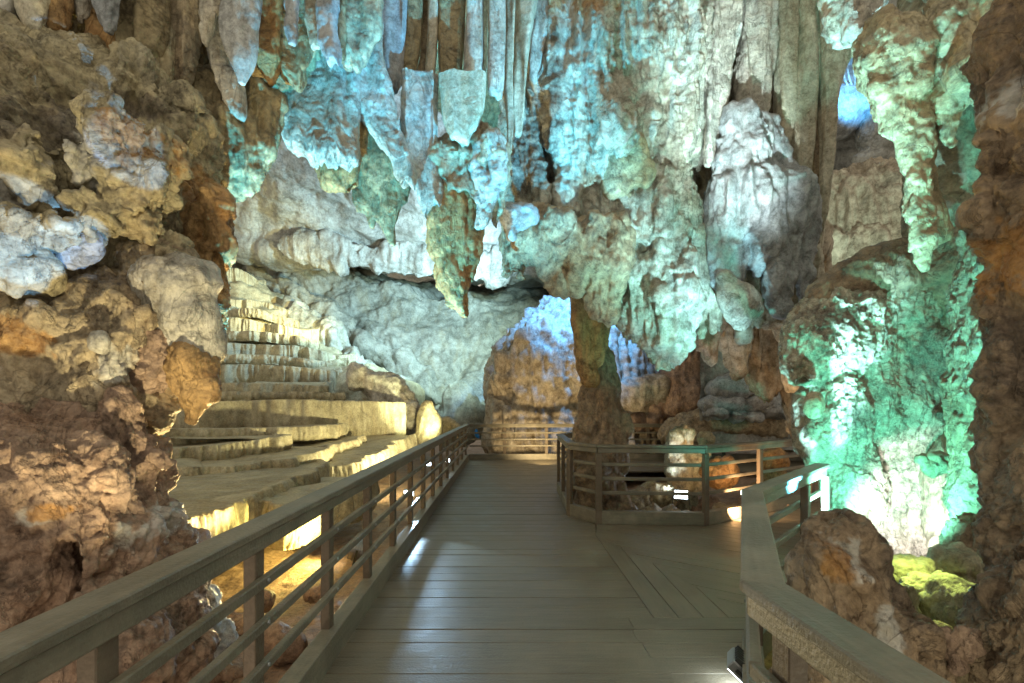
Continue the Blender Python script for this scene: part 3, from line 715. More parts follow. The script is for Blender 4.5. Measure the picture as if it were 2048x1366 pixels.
# ------------------------------------------------------------------ left foreground wall
CR = dict(crag=.20, knob=.05, fine=.03)
RG = dict(crag=.38, block=.24, knob=.05, pit=.20, fine=.06, grit=.02)
LW = 'rock masses of the left cave wall'
rock('rock_wall', 'reddish brown lower left rock wall with dark hollows behind the near railing', 'rock wall', M['rust'], 3.1,
     blobs=[(-60, 1080, 260, 300, .1), (80, 1010, 210, 170, 0), (60, 1220, 200, 150, -.15), (210, 1090, 130, 130, .05), (270, 1060, 80, 100, .15), (160, 1290, 180, 140, -.2), (250, 960, 90, 80, .2), (300, 1180, 90, 150, .2),
            (60, 900, 200, 110, .15), (190, 900, 120, 90, .2), (330, 1290, 90, 110, .1), (230, 850, 70, 70, .35)],
     sub=[(110, 1180, 34, 110, -.42, 60), (75, 1255, 60, 60, -.5, 70), (160, 1110, 30, 40, -.25, 50), (60, 1000, 20, 70, -.6, 50), (345, 1240, 30, 60, -.3, 50)],
     st=dict(crag=.34, block=.20, fine=.05, flute=.06), knobs=34, kn=(.14, .34), k=9, seed=1, vox=.0032,
     zones=[('dark', 100, 1180, 60, 120), ('dark', 60, 1290, 80, 50), ('pale', 185, 1005, 26, 16), ('pale', 285, 1060, 14, 30), ('rusty', 200, 1000, 26, 16), ('pale', 330, 1040, 40, 40), ('dark', 330, 1250, 40, 60)], group=LW)  # dark zones paint shade into the carved hollows
rock('rock_wall', 'crusty brown middle part of the left wall above the reddish base', 'rock wall', M['brown'], 3.4,
     blobs=[(-80, 720, 250, 240, .1), (90, 720, 190, 130, .1), (210, 760, 120, 120, .15), (60, 800, 120, 90, -.1), (220, 660, 130, 100, .15), (300, 610, 80, 100, .25), (160, 620, 180, 80, .2), (120, 870, 130, 60, .1), (260, 830, 60, 60, .3)],
     sub=[(90, 870, 40, 60, -.35, 60), (250, 565, 90, 14, -.35, 60), (120, 740, 26, 50, -.4, 40), (215, 700, 20, 50, -.4, 40)],
     st=RG, knobs=70, kn=(.14, .36), k=8, seed=2, group=LW,
     zones=[('pale', 60, 700, 40, 50), ('rusty', 110, 690, 50, 40), ('dark', 90, 880, 40, 50), ('pale', 260, 735, 24, 40), ('dark', 240, 560, 90, 14)])  # dark zones here repeat the carved recesses as painted shade
rock('rock_wall', 'olive brown upper left wall of bulging stone above the blue lit ledge', 'rock wall', M['tan'], 3.7,
     blobs=[(-80, 330, 280, 300, .1), (100, 380, 190, 200, .2), (260, 420, 150, 170, .3), (150, 230, 180, 130, .3), (330, 440, 90, 150, .4), (60, 520, 160, 100, .1), (240, 540, 140, 70, .2), (320, 300, 100, 120, .4), (375, 560, 60, 130, .45),
            (222, 262, 56, 70, -.42), (225, 230, 40, 30, -.45), (35, 318, 66, 66, -.62), (20, 290, 50, 50, -.6), (78, 375, 36, 40, -.55), (112, 405, 26, 46, -.45), (262, 352, 66, 60, -.35), (250, 390, 40, 36, -.38),
            (318, 380, 32, 54, -.15), (352, 330, 44, 50, -.1), (300, 300, 44, 40, -.25), (330, 505, 42, 40, -.12), (22, 525, 60, 44, -.6), (60, 455, 96, 18, -.58), (110, 478, 40, 14, -.55), (200, 440, 60, 44, -.4), (290, 455, 40, 40, -.25), (150, 330, 40, 60, -.45),(170,420,30,40,-.5)],
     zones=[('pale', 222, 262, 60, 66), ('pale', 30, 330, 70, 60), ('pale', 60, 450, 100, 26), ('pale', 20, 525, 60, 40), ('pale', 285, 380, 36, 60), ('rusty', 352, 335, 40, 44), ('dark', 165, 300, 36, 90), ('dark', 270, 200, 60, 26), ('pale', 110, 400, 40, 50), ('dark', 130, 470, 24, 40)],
     sub=[(130, 320, 22, 110, -.5, 60), (210, 470, 26, 40, -.45, 50), (300, 520, 40, 26, -.4, 50), (100, 440, 60, 18, -.5, 50)],
     st=RG, knobs=60, kn=(.16, .38), seed=3, group=LW, k=6)
for i, (x, y, rx, ry, dd, lab) in enumerate([
    (158, 492, 46, 46, .12, 'round bluish white disc of crusted stone on the left wall'),
    (200, 690, 16, 16, -.02, 'small round pebble knob stuck on the brown left wall')]):
    rock('rounded_stone', lab, 'boulder', M['pale'], 3.2, blobs=[(x, y, rx, ry, dd), (x + rx * .35, y - ry * .3, rx * .6, ry * .6, dd - .02)], st=dict(crag=.2, knob=.04, fine=.02), seed=20 + i, knobs=5, group='bulging knobs on the left wall')
rock('hanging_lobe', 'pale grey hanging lobe with a broad cap and tapering body on the left wall edge', 'stalactite', M['pale'], 3.55,
     blobs=[(352, 565, 82, 60, 0), (400, 560, 36, 44, .05), (372, 640, 60, 70, 0), (390, 700, 34, 44, 0), (335, 610, 44, 50, .05), (432, 690, 22, 40, .1)], tubes=[T((380, 640, 44), (398, 720, 20))],
     st=dict(crag=.16, knob=.03, fine=.02), seed=40, knobs=6)
rock('hanging_lobe', 'orange brown hanging lobe with a blunt tip in front of the yellow terraces', 'stalactite', M['orange'], 3.5,
     blobs=[(365, 725, 46, 40, 0), (400, 780, 40, 40, 0), (385, 745, 52, 44, .05)], tubes=[T((372, 730, 44), (392, 790, 36), (385, 836, 17)), T((405, 770, 30), (432, 798, 7))],
     st=dict(crag=.18, flute=.06, fine=.03), seed=41, k=10)
rock('rock_outcrop', 'column of crusty golden knobs along the right edge of the left wall', 'rock', M['orange'], 3.9,
     blobs=[(428, 425, 30, 44, 0), (440, 480, 26, 44, 0), (418, 540, 30, 60, .05), (430, 600, 22, 50, .05), (405, 460, 36, 70, .1), (360, 400, 50, 60, .15)],
     st=dict(crag=.2, knob=.12, pit=.1, fine=.06), seed=42, knobs=22)
rock('rock_wall', 'ragged diagonal edge of honeycombed rust rock under the hanging lobes', 'rock wall', M['rust'], 3.5,
     tubes=[T((330, 690, 40), (270, 770, 46), (225, 850, 40), (250, 940, 55), (300, 960, 38)), T((250, 880, 55), (320, 950, 26)), T((300, 900, 30), (270, 990, 50), (310, 1010, 24))],
     st=dict(crag=.3, knob=.10, pit=.2, fine=.07), seed=43, knobs=40, flat=.9, group=LW)
rock('boulder', 'blue white scalloped stone at the foot of the left wall seen through the railing', 'boulder', M['blueg'], 3.9,
     blobs=[(395, 1215, 40, 60, 0), (425, 1270, 40, 40, 0), (440, 1310, 34, 34, .0), (370, 1150, 30, 60, .1), (400, 1340, 60, 50, -.1)], st=dict(crag=.3, pit=.15, knob=.08, fine=.05), seed=44, knobs=16)

# ------------------------------------------------------------------ upper left draperies
UL = 'draperies and drips of the upper left ceiling'
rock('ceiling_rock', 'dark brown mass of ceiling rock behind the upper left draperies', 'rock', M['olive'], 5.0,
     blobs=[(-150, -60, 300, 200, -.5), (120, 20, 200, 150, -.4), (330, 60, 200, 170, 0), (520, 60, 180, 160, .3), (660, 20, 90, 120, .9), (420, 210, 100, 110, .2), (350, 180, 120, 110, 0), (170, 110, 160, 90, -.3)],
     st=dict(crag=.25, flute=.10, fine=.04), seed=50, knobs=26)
DP = [  # rows (y, x left, x right), depth, material, thickness, jaggedness, label
 ([(-140,-14,34),(0,-8,30),(40,0,26),(52,8,20)], 3.7, 'pale', 14, 8, 'scalloped pale blue drip at the top left corner'),
 ([(-140,26,96),(0,30,94),(30,36,92),(48,46,84),(54,60,76)], 3.7, 'drape', 16, 8, 'greenish cup shaped drip second from the top left corner'),
 ([(-140,92,146),(0,96,142),(30,98,140),(52,106,132)], 3.8, 'orange', 14, 10, 'orange lipped hollow drip at the top left'),
 ([(-140,142,190),(0,148,186),(24,154,182),(36,162,176)], 3.9, 'pale', 12, 8, 'white blue drip rim right of the orange lipped hollow'),
 ([(-140,176,250),(0,180,246),(30,196,242),(50,212,238),(60,220,232)], 3.8, 'blueg', 16, 10, 'blue grey drip with a pointed end at the top left'),
 ([(-140,180,250),(60,182,252),(110,180,254),(140,188,250),(158,202,236)], 4.0, 'orange', 26, 14, 'orange rimmed drapery fold overhanging the left wall'),
 ([(-140,236,332),(80,240,332),(125,244,304),(148,262,296),(163,278,290)], 4.0, 'olive', 26, 12, 'broad olive drapery fold joined to the orange rimmed fold'),
 ([(60,262,352),(120,280,350),(160,296,344),(190,308,336)], 4.1, 'tan', 22, 20, 'tan ragged fold above the golden pitted lobe'),
 ([(-140,318,402),(60,322,402),(110,330,394),(150,345,386)], 4.2, 'brown', 26, 16, 'dark brown fold in the shade of the upper left ceiling'),
 ([(-140,398,450),(0,400,446),(30,402,440),(60,402,422),(76,405,414)], 4.1, 'pale', 12, 10, 'bright white blue streaked fold left of the long blue spike'),
 ([(-140,452,526),(0,448,520),(50,442,516),(100,450,508),(130,462,502),(150,472,494),(164,480,487)], 4.1, 'blueg', 20, 4, 'long smooth blue grey spike hanging near the upper left'),
 ([(50,412,454),(120,410,458),(170,436,494),(205,450,492),(232,472,488)], 4.3, 'pale', 16, 16, 'short crusted blue white drip under the long blue spike'),
 ([(-140,520,576),(60,510,562),(110,512,558),(138,520,550),(155,530,542)], 4.5, 'orange', 20, 10, 'amber stained fold right of the long blue spike'),
 ([(40,516,626),(100,520,624),(130,540,614),(152,576,608),(163,594,603)], 4.6, 'olive', 20, 8, 'mottled brown wedge shaped fold in the upper left centre'),
 ([(-140,572,602),(0,568,598),(50,570,592),(82,578,588)], 4.3, 'blueg', 10, 6, 'short pale blue tongue with a dark hollow in its side'),
 ([(-140,600,640),(0,606,636),(60,612,640),(95,624,644)], 4.5, 'drape', 12, 8, 'violet blue slanting tongue at the top'),
 ([(-140,634,684),(0,638,680),(60,632,674),(100,646,684),(124,660,678)], 4.4, 'blueg', 14, 8, 'wide violet tongue with a slanted foot left of the olive rib'),
 ([(-140,664,696),(0,664,694),(60,668,690),(110,672,686)], 4.5, 'olive', 12, 6, 'thin olive rib between the violet tongue and the brown fold'),
 ([(-140,684,764),(60,690,758),(105,686,742),(128,690,712)], 4.9, 'brown', 20, 14, 'brown fold hard against the left side of the wide grey curtain'),
 ([(60,556,722),(120,556,724),(160,545,726),(200,528,728),(230,520,726),(252,534,724),(275,560,722),(300,612,722),(322,650,716)], 5.2, 'pale', 26, 26, 'broad pale pink and blue stained curtain with a ragged lower rim'),
 ([(40,712,762),(110,712,764),(150,712,782),(200,712,792),(240,728,800),(290,756,812),(330,788,826),(362,812,828)], 5.3, 'pale', 22, 20, 'pale crusted curtain trailing diagonally down to the right from the ragged rim'),
 ([(150,804,876),(250,804,874),(330,812,880),(380,830,892),(405,850,882)], 5.5, 'pale', 20, 22, 'narrow sheet of crusted blue white stone with dark pits'),
 ([(150,876,972),(200,880,970),(240,884,966),(262,890,950),(274,904,930)], 5.4, 'drape', 16, 10, 'smooth translucent looking sheet with a yellow streak below the long centre draperies')]
for i, (rows, d, m, th, jg, lab) in enumerate(DP):
    panel('stone_curtain' if i > 18 else 'stone_drapery', lab, 'stone curtain' if i > 18 else 'stalactite', M[m], d, rows, th, jg, seed=60 + i, group=UL, st=dict(flute=.07, crag=.09, fine=.03) if i not in (10, 22) else dict(flute=.03, crag=.03, fine=.01))
rock('hanging_mass', 'olive brown hanging mass with a rounded lower edge against the grey back chamber', 'stalactite', M['olive'], 4.5,
     blobs=[(440, 290, 80, 100, 0), (500, 290, 46, 70, .05), (420, 230, 90, 90, .1), (470, 345, 56, 42, 0), (520, 240, 40, 70, .1)], tubes=[T((420, 300, 34), (430, 370, 18)), T((515, 290, 30), (535, 320, 12))],
     st=dict(crag=.2, flute=.12, fine=.04), seed=85, knobs=10)
rock('stalactite', 'stubby stalactite with an orange stained tip under the pink and blue curtain', 'stalactite', M['orange'], 5.3,
     tubes=[T((655, 300, 34), (670, 350, 28), (695, 384, 9)), T((640, 310, 18), (648, 350, 6)), T((690, 310, 24), (712, 372, 8))], st=dict(crag=.16, flute=.08, fine=.03), seed=87)
rock('stone_curtain', 'shadowed olive curtain hanging in pointed folds left of the crusted blue sheet', 'stone curtain', M['olive'], 5.6,
     blobs=[(765, 300, 54, 90, 0, 34), (745, 250, 40, 60, 0, 30)], tubes=[T((735, 330, 26), (730, 400, 20), (742, 448, 6)), T((772, 340, 30), (776, 420, 22), (786, 486, 8)), T((800, 320, 22), (808, 400, 10)), T((715, 330, 16), (712, 392, 4))],
     st=dict(flute=.12, crag=.08, fine=.02), seed=88, flat=.6)
rock('hanging_cluster', 'jagged cluster of blue and brown spikes under the centre draperies', 'stalactite', M['brown'], 5.8,
     blobs=[(900, 330, 54, 60, 0), (960, 330, 46, 80, 0), (930, 390, 56, 50, 0), (985, 300, 30, 50, .1), (880, 380, 40, 40, 0)], tubes=fr(855, 1010, 400, 400, 9, (20, 60), 18, 21) + fr(850, 1000, 330, 330, 8, (20, 70), 16, 22, -.3),
     st=dict(crag=.3, flute=.1, fine=.06), seed=91, knobs=16)
rock('stalactite', 'blue white crusted spike on the right of the jagged cluster', 'stalactite', M['pale'], 5.5,
     tubes=[T((985, 285, 18), (990, 360, 26), (965, 440, 12)), T((960, 300, 14), (962, 400, 14), (955, 450, 5))], st=dict(crag=.25, knob=.06, fine=.05), seed=92)
rock('stalactite', 'big orange and olive stalactite hanging alone in front of the grey back wall', 'stalactite', M['orange'], 5.7,
     tubes=[T((905, 390, 42), (902, 480, 40), (908, 560, 34), (925, 622, 13)), T((940, 400, 30), (938, 480, 22), (935, 560, 15)), T((885, 420, 24), (885, 500, 18), (900, 580, 16))],
     blobs=[(912, 600, 26, 24)], st=dict(crag=.2, flute=.08, knob=.03, fine=.04), seed=93, k=10)

# ------------------------------------------------------------------ centre draperies
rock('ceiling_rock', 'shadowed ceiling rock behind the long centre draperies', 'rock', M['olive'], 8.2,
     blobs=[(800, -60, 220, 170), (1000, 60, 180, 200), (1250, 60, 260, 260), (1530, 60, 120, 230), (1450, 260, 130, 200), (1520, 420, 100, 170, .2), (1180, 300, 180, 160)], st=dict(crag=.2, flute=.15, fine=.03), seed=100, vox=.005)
DC = [
 ([(-160,750,820),(0,754,815),(60,754,812),(110,755,808),(145,757,806),(165,762,800),(176,770,792)], 5.6, 'blueg', 22, 2, 'wide grey blue curtain with a rounded foot left of the centre draperies'),
 ([(-160,808,850),(0,812,846),(80,810,842),(120,808,838),(150,802,832),(168,800,822)], 5.75, 'olive', 18, 3, 'olive drapery close behind the wide grey blue curtain'),
 ([(-160,842,860),(0,845,858),(100,842,856),(140,836,852),(164,824,846)], 5.9, 'brown', 12, 3, 'dark rib drapery third in the centre row'),
 ([(-160,854,880),(0,856,878),(100,854,876),(150,850,872),(172,848,866)], 5.75, 'drape', 14, 3, 'yellow edged drapery in the middle of the centre row'),
 ([(-160,874,934),(0,876,932),(120,879,928),(172,881,924)], 5.8, 'olive', 20, 5, 'broad olive drapery with a straight cut foot in the centre row'),
 ([(-160,932,970),(0,934,967),(100,928,966),(180,926,964),(250,930,960)], 5.6, 'pale', 16, 6, 'bright cyan drapery right of the broad olive one'),
 ([(-160,964,980),(0,965,978),(100,965,977),(160,965,975)], 5.9, 'brown', 10, 2, 'dark gap rib between the two bright cyan draperies'),
 ([(-160,976,1014),(0,979,1012),(100,977,1011),(170,975,1006),(184,977,1002)], 5.6, 'pale', 16, 8, 'bright cyan white drapery with a notched foot at the end of the centre row'),
 ([(-160,1010,1034),(0,1012,1030),(150,1008,1026),(250,1013,1029),(335,1014,1021)], 5.9, 'drape', 10, 2, 'slim grey tan drapery beside the notched cyan drapery'),
 ([(-160,1030,1092),(0,1030,1074),(60,1030,1064),(120,1028,1055),(180,1026,1050),(240,1026,1048),(262,1030,1044)], 6.0, 'drape', 18, 4, 'long cream drapery with an orange tip reaching toward the column mass'),
 ([(-160,1072,1130),(0,1070,1110),(60,1064,1098),(120,1060,1084),(160,1058,1070)], 6.3, 'pale', 16, 8, 'white streaked drapery spilling over the upper left of the column mass')]
for i, (rows, d, m, th, jg, lab) in enumerate(DC):
    panel('stone_drapery', lab, 'stalactite', M[m], d, rows, th, jg, seed=110 + i, st=dict(flute=.045, crag=.012, fine=.006), group='long stone draperies hanging from the ceiling', sq=.5, fold=.5)

# ------------------------------------------------------------------ column mass
CG = 'parts of the great central column'
KN = dict(crag=.16, knob=.12, fine=.04)
rock('flowstone_mass', 'great teal lit flowstone mass of popcorn and flutes hanging above the central column', 'flowstone', M['teal'], 6.9,
     blobs=[(1220, -20, 190, 150, 0), (1150, 130, 130, 160, 0), (1300, 120, 120, 170, -.05), (1190, 300, 130, 150, 0), (1330, 260, 90, 140, 0), (1110, 400, 90, 120, .1), (1250, 430, 110, 110, 0), (1375, 120, 60, 170, -.05), (1170, 500, 80, 70, 0), (1060, 300, 60, 150, .2)],
     tubes=[T((1120, 80, 60), (1150, 300, 60), (1190, 480, 50)), T((1240, 100, 40), (1270, 300, 44), (1290, 470, 44)), T((1180, 120, 34, -.15), (1185, 300, 34, -.15), (1200, 420, 30, -.1)), T((1330, 20, 44, -.15), (1350, 200, 40, -.15), (1370, 330, 30, -.1)), T((1105, -60, 22, -.5), (1120, 120, 20, -.5), (1150, 330, 16, -.45), (1165, 430, 6, -.4)), T((1150, -60, 26, -.5), (1160, 60, 24, -.5), (1170, 150, 10, -.5)), T((1210, -60, 20, -.6), (1205, 120, 22, -.6), (1190, 300, 18, -.5), (1200, 400, 7, -.4)), T((1270, -60, 26, -.6), (1290, 60, 26, -.6), (1300, 160, 20, -.6), (1296, 230, 7, -.6)), T((1350, -60, 20, -.5), (1356, 100, 18, -.5), (1350, 260, 16, -.45), (1340, 360, 6, -.4)), T((1395, -60, 22, -.4), (1390, 120, 20, -.4), (1385, 250, 14, -.4), (1380, 330, 6, -.3)), T((1330, 340, 20, -.3), (1350, 440, 16, -.3), (1352, 520, 6, -.3)), T((1150, 380, 22, -.3), (1140, 480, 16, -.3), (1136, 530, 6, -.3))],
     sub=[(1058, 160, 10, 20, -.35, 30), (1090, 270, 12, 90, -.35, 40), (1112, 360, 12, 60, -.35, 40)],
     st=dict(crag=.17, knob=.09, rib=.34, flute=.26, fine=.06, grit=.03), vox=.003,
     zones=[('dark', 1050, 330, 50, 90), ('rusty', 1100, 60, 30, 50), ('rusty', 1160, 90, 60, 20), ('dark', 1100, 250, 16, 110)], seed=130, knobs=50, kn=(.10, .22), group=CG)  # narrow dark zone paints the shade of the cleft
rock('rock_outcrop', 'jutting tan boulder with a shadowed left side on the front of the column mass', 'boulder', M['tan'], 6.4,
     blobs=[(1252, 300, 42, 56, 0), (1235, 350, 30, 60, .05), (1275, 340, 34, 40, 0)], st=dict(crag=.2, knob=.07, fine=.03), seed=131, knobs=6)
rock('hanging_mass', 'mossy olive lobed mass with ragged tips at the left foot of the column mass', 'stalactite', M['brown'], 6.5,
     blobs=[(1045, 470, 50, 56, 0), (1100, 470, 56, 60, 0), (1040, 440, 42, 28, -.1), (1150, 500, 60, 60, 0), (1210, 500, 50, 80, 0)],
     tubes=[T((1020, 500, 22), (1012, 548, 8)), T((1045, 510, 24), (1045, 562, 10)), T((1090, 520, 20), (1085, 552, 8)), T((1110, 510, 36), (1115, 580, 12)), T((1150, 520, 46), (1138, 572, 22)), T((1205, 530, 46), (1212, 620, 26))],
     st=dict(crag=.22, knob=.08, rib=.2, flute=.12, fine=.06), seed=132, knobs=24, group=CG)
rock('rock_outcrop', 'violet grey shell shaped knob on top of the mossy lobed mass', 'boulder', M['blueg'], 6.2,
     blobs=[(1040, 432, 36, 26, 0), (1022, 452, 20, 30, 0)], st=dict(crag=.2, strata=.15, fine=.03), seed=133)
rock('stone_column', 'slender orange and grey stone shaft joining the hanging mass to the stalagmite', 'stone column', M['orange'], 7.2,
     tubes=[T((1158, 560, 22), (1165, 640, 20), (1178, 760, 18)), T((1195, 560, 34), (1195, 640, 22), (1192, 720, 14)), T((1222, 560, 20), (1212, 640, 12), (1206, 690, 8))],
     st=dict(flute=.12, crag=.06, fine=.02), seed=134, k=8, group=CG)
rock('stalagmite', 'dark brown stalagmite with a pitted pale side rising out of the railed pit', 'stalagmite', M['dbrown'], 7.55,
     tubes=[T((1190, 665, 20), (1196, 730, 34), (1200, 820, 40), (1196, 950, 42), (1200, 1060, 46)), T((1222, 760, 14), (1236, 850, 26), (1222, 960, 30), (1235, 1060, 40)), T((1170, 780, 12), (1172, 900, 20), (1172, 1060, 26))],
     blobs=[(1245, 860, 20, 40)], st=dict(crag=.24, knob=.06, pit=.10, flute=.05, fine=.04), seed=135, knobs=16, k=10, group=CG)
rock('hanging_mass', 'popcorn covered hanging lobe with a golden pitted tip right of the column', 'stalactite', M['teal'], 6.7,
     blobs=[(1330, 430, 66, 100, 0), (1300, 540, 60, 60, 0), (1345, 560, 56, 90, 0), (1268, 625, 32, 46, .1), (1330, 650, 50, 60, 0)],
     tubes=[T((1330, 600, 52), (1328, 690, 36), (1322, 732, 13)), T((1370, 500, 34), (1372, 600, 22), (1380, 668, 8)), T((1285, 560, 34), (1290, 660, 22))],
     st=dict(crag=.2, knob=.10, rib=.2, flute=.2, fine=.06), seed=136, knobs=26, group=CG)

# ------------------------------------------------------------------ draperies right of the column
DR = [
 ([(-160,1370,1420),(0,1360,1416),(120,1352,1412),(240,1356,1408),(310,1366,1400)], 6.7, 'teal', 24, 10, 'knobbly pale green drapery at the right side of the column mass'),
 ([(-160,1428,1500),(0,1424,1484),(60,1418,1478),(120,1412,1470),(180,1410,1460),(240,1412,1446),(290,1410,1434),(330,1409,1417)], 6.5, 'pale', 22, 3, 'bright white blue pointed drapery sweeping down left of the grey bulb'),
 ([(-160,1486,1556),(0,1486,1552),(60,1482,1553),(100,1476,1552),(150,1468,1546),(200,1466,1540),(260,1475,1525)], 6.8, 'pale', 26, 16, 'crusty grey drapery directly above the grey bulb'),
 ([(-160,1550,1594),(0,1552,1596),(80,1550,1592),(150,1545,1590),(220,1545,1586),(330,1548,1572)], 6.9, 'drape', 20, 6, 'cream drapery with a thin pale edge ending behind the grey bulb'),
 ([(-160,1590,1650),(0,1590,1640),(50,1588,1638),(100,1592,1645),(150,1586,1640),(220,1582,1630),(300,1584,1622),(355,1594,1618)], 6.8, 'drape', 24, 5, 'tan drapery with wavy bright edges second from the gap'),
 ([(60,1630,1646),(200,1628,1642),(340,1622,1640),(450,1618,1638)], 6.95, 'brown', 12, 2, 'dark corrugated rib between the two honey coloured draperies'),
 ([(-160,1640,1684),(0,1640,1680),(60,1642,1694),(100,1644,1703),(150,1644,1688),(200,1643,1675),(300,1643,1663),(400,1640,1656),(450,1636,1649),(484,1631,1637)], 6.7, 'drape', 18, 2, 'longest cream drapery bordering the blue gap with a tapered end'),
 ([(300,1588,1646),(450,1586,1640),(560,1572,1632),(680,1566,1622),(760,1570,1618)], 7.5, 'drape', 30, 14, 'tan fluted column behind the grey bulb reaching down beside the gap')]
for i, (rows, d, m, th, jg, lab) in enumerate(DR):
    panel('stone_drapery', lab, 'stalactite', M[m], d, rows, th, jg, seed=150 + i, st=dict(flute=.07, crag=.02 if i > 2 else .08, fine=.012 if i > 2 else .04, knob=.06 if i in (0, 2) else 0), group='draperies between the column and the gap', sq=.5, fold=.5)
rock('hanging_bulb', 'big grey blue rounded bulb of stone hanging under the right hand draperies', 'stalactite', M['blueg'], 6.5,
     blobs=[(1482, 325, 52, 46, 0), (1500, 400, 80, 70, 0), (1560, 400, 60, 72, 0), (1590, 430, 30, 70, .05), (1470, 430, 48, 70, 0), (1540, 460, 60, 70, .05)],
     tubes=fr(1440, 1610, 480, 500, 9, (30, 110), 17, 31) + [T((1480, 250, 30), (1485, 330, 44)), T((1535, 250, 22), (1545, 360, 34)), T((1575, 470, 34), (1560, 560, 24), (1555, 620, 8)), T((1450, 470, 34), (1446, 560, 20), (1440, 600, 8))], st=dict(crag=.14, flute=.20, rib=.12, knob=.05, fine=.04), seed=160, knobs=14, kn=(.1, .2))
rock('flowstone_mass', 'ragged grey strands of flowstone dropping below the grey blue bulb', 'flowstone', M['drape'], 6.9,
     blobs=[(1440, 540, 60, 80, .1), (1530, 560, 60, 90, .15), (1580, 560, 50, 120, .3)],
     tubes=fr(1390, 1610, 560, 600, 11, (40, 150), 20, 33, .1) + [T((1420, 470, 26), (1430, 580, 16), (1425, 660, 5))], st=dict(crag=.18, flute=.14, fine=.04), seed=161)
rock('hanging_lobe', 'blue white rounded drop hanging among the ragged grey strands', 'stalactite', M['pale'], 6.4,
     tubes=[T((1445, 555, 14), (1465, 590, 24), (1485, 620, 34), (1483, 650, 16))], blobs=[(1486, 605, 34, 40)], st=dict(crag=.12, knob=.05, fine=.02), seed=162)
FL = [([(430,1372,1440),(560,1378,1446),(640,1384,1440),(690,1396,1430)], 8.6, 'mound', 24, 30, 'tan fluted flowstone strip nearest the column ending in ragged drips'),
 ([(460,1424,1512),(600,1430,1506),(690,1440,1496),(735,1450,1486)], 9.0, 'drape', 28, 34, 'broad tan fluted strip with brown runs behind the ragged grey strands'),
 ([(470,1488,1572),(620,1494,1576),(720,1506,1572),(772,1524,1562)], 9.2, 'mound', 28, 34, 'longest brown fluted strip above the blue lit boulder pile'),
 ([(470,1550,1640),(620,1556,1640),(760,1568,1640),(840,1580,1636)], 9.0, 'mound', 30, 24, 'brown fluted strip running down behind the green wall edge')]
for i, (rows, d, m, th, jg, lab) in enumerate(FL):
    panel('flowstone_strip', lab, 'flowstone', M[m], d, rows, th, jg, seed=163 + i, st=dict(flute=.16, drip=.06, crag=.10, fine=.03), group='fluted flowstone strips right of the column', fold=.7)
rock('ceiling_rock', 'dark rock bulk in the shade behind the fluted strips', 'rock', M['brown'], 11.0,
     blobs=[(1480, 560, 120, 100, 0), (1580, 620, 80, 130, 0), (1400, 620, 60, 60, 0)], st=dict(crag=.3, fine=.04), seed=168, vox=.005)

# ------------------------------------------------------------------ mound and things behind the far railing
rock('flowstone_mound', 'huge rounded flowstone mound lit blue on top with brown fluted sides behind the far railing', 'flowstone mound', M['mound'], 17.6,
     blobs=[(1140, 720, 140, 110, 0), (1080, 780, 105, 110, 0), (1150, 640, 80, 60, .6), (1190, 760, 140, 100, .2), (1250, 700, 140, 120, .8), (1290, 620, 120, 120, 1.6), (1010, 840, 40, 60, -.3), (1100, 870, 120, 90, 0), (1220, 880, 140, 70, 0)],
     tubes=fr(985, 1250, 800, 810, 20, (20, 70), 16, 41, -.9) + fr(980, 1260, 850, 860, 16, (20, 60), 14, 42, -1.2) + fr(1000, 1180, 745, 735, 12, (16, 50), 15, 43, -1.6) + fr(1040, 1240, 700, 690, 10, (16, 40), 15, 45, -1.5),
     st=dict(crag=.14, knob=.08, flute=.24, fine=.04), seed=170, knobs=30, kn=(.08, .2), flat=.9)
rock('rock_outcrop', 'golden brown fluted block at the left foot of the mound', 'boulder', M['mound'], 16.6,
     blobs=[(1000, 850, 28, 60), (985, 880, 24, 50), (1020, 890, 40, 40)], st=dict(flute=.2, crag=.1, fine=.03), seed=171)
rock('flowstone_shelf', 'mushroom shaped flowstone shelf with a blue top right of the stalagmite', 'flowstone', M['mound'], 15.9,
     blobs=[(1298, 775, 52, 24), (1290, 800, 46, 26)], tubes=fr(1252, 1346, 800, 800, 14, (18, 46), 9, 44), st=dict(flute=.15, crag=.08, fine=.03), seed=172)
rock('flowstone_shelf', 'red brown flowstone block with faint blue top between the shelf and the boulders', 'flowstone', M['rust'], 15.8,
     blobs=[(1385, 720, 46, 40), (1370, 790, 56, 60), (1400, 840, 60, 40)], st=dict(crag=.2, flute=.15, fine=.03), seed=173, tubes=fr(1260, 1400, 830, 835, 16, (14, 34), 9, 46))
for i, (x, y, rx, ry, lab) in enumerate([
    (1478, 782, 52, 20, 'topmost blue lit slab of the boulder pile behind the far railing'),
    (1450, 808, 46, 17, 'left slab of the boulder pile lit bright blue along its edge'),
    (1510, 806, 44, 18, 'middle slab of the boulder pile below the topmost slab'),
    (1548, 815, 40, 20, 'right greenish slab of the boulder pile'),
    (1436, 828, 30, 14, 'small low slab at the left end of the boulder pile'),
    (1492, 830, 34, 13, 'flat low slab in the middle front of the boulder pile')]):
    rock('rock_slab', lab, 'boulder', M['blueg'], 13.6 - i * .05, blobs=[(x, y, rx, ry, 0, rx * .8), (x + rx * .3, y - 4, rx * .6, ry * .8, 0)], st=dict(crag=.2, strata=.1, fine=.04), seed=180 + i, knobs=4, group='boulder pile behind the far railing')
rock('boulder', 'dark brown rock bank under the boulder pile behind the far railing', 'rock', M['brown'], 14.6,
     blobs=[(1480, 850, 130, 34), (1580, 850, 80, 50), (1380, 870, 70, 40)], st=dict(crag=.25, fine=.04), seed=188)

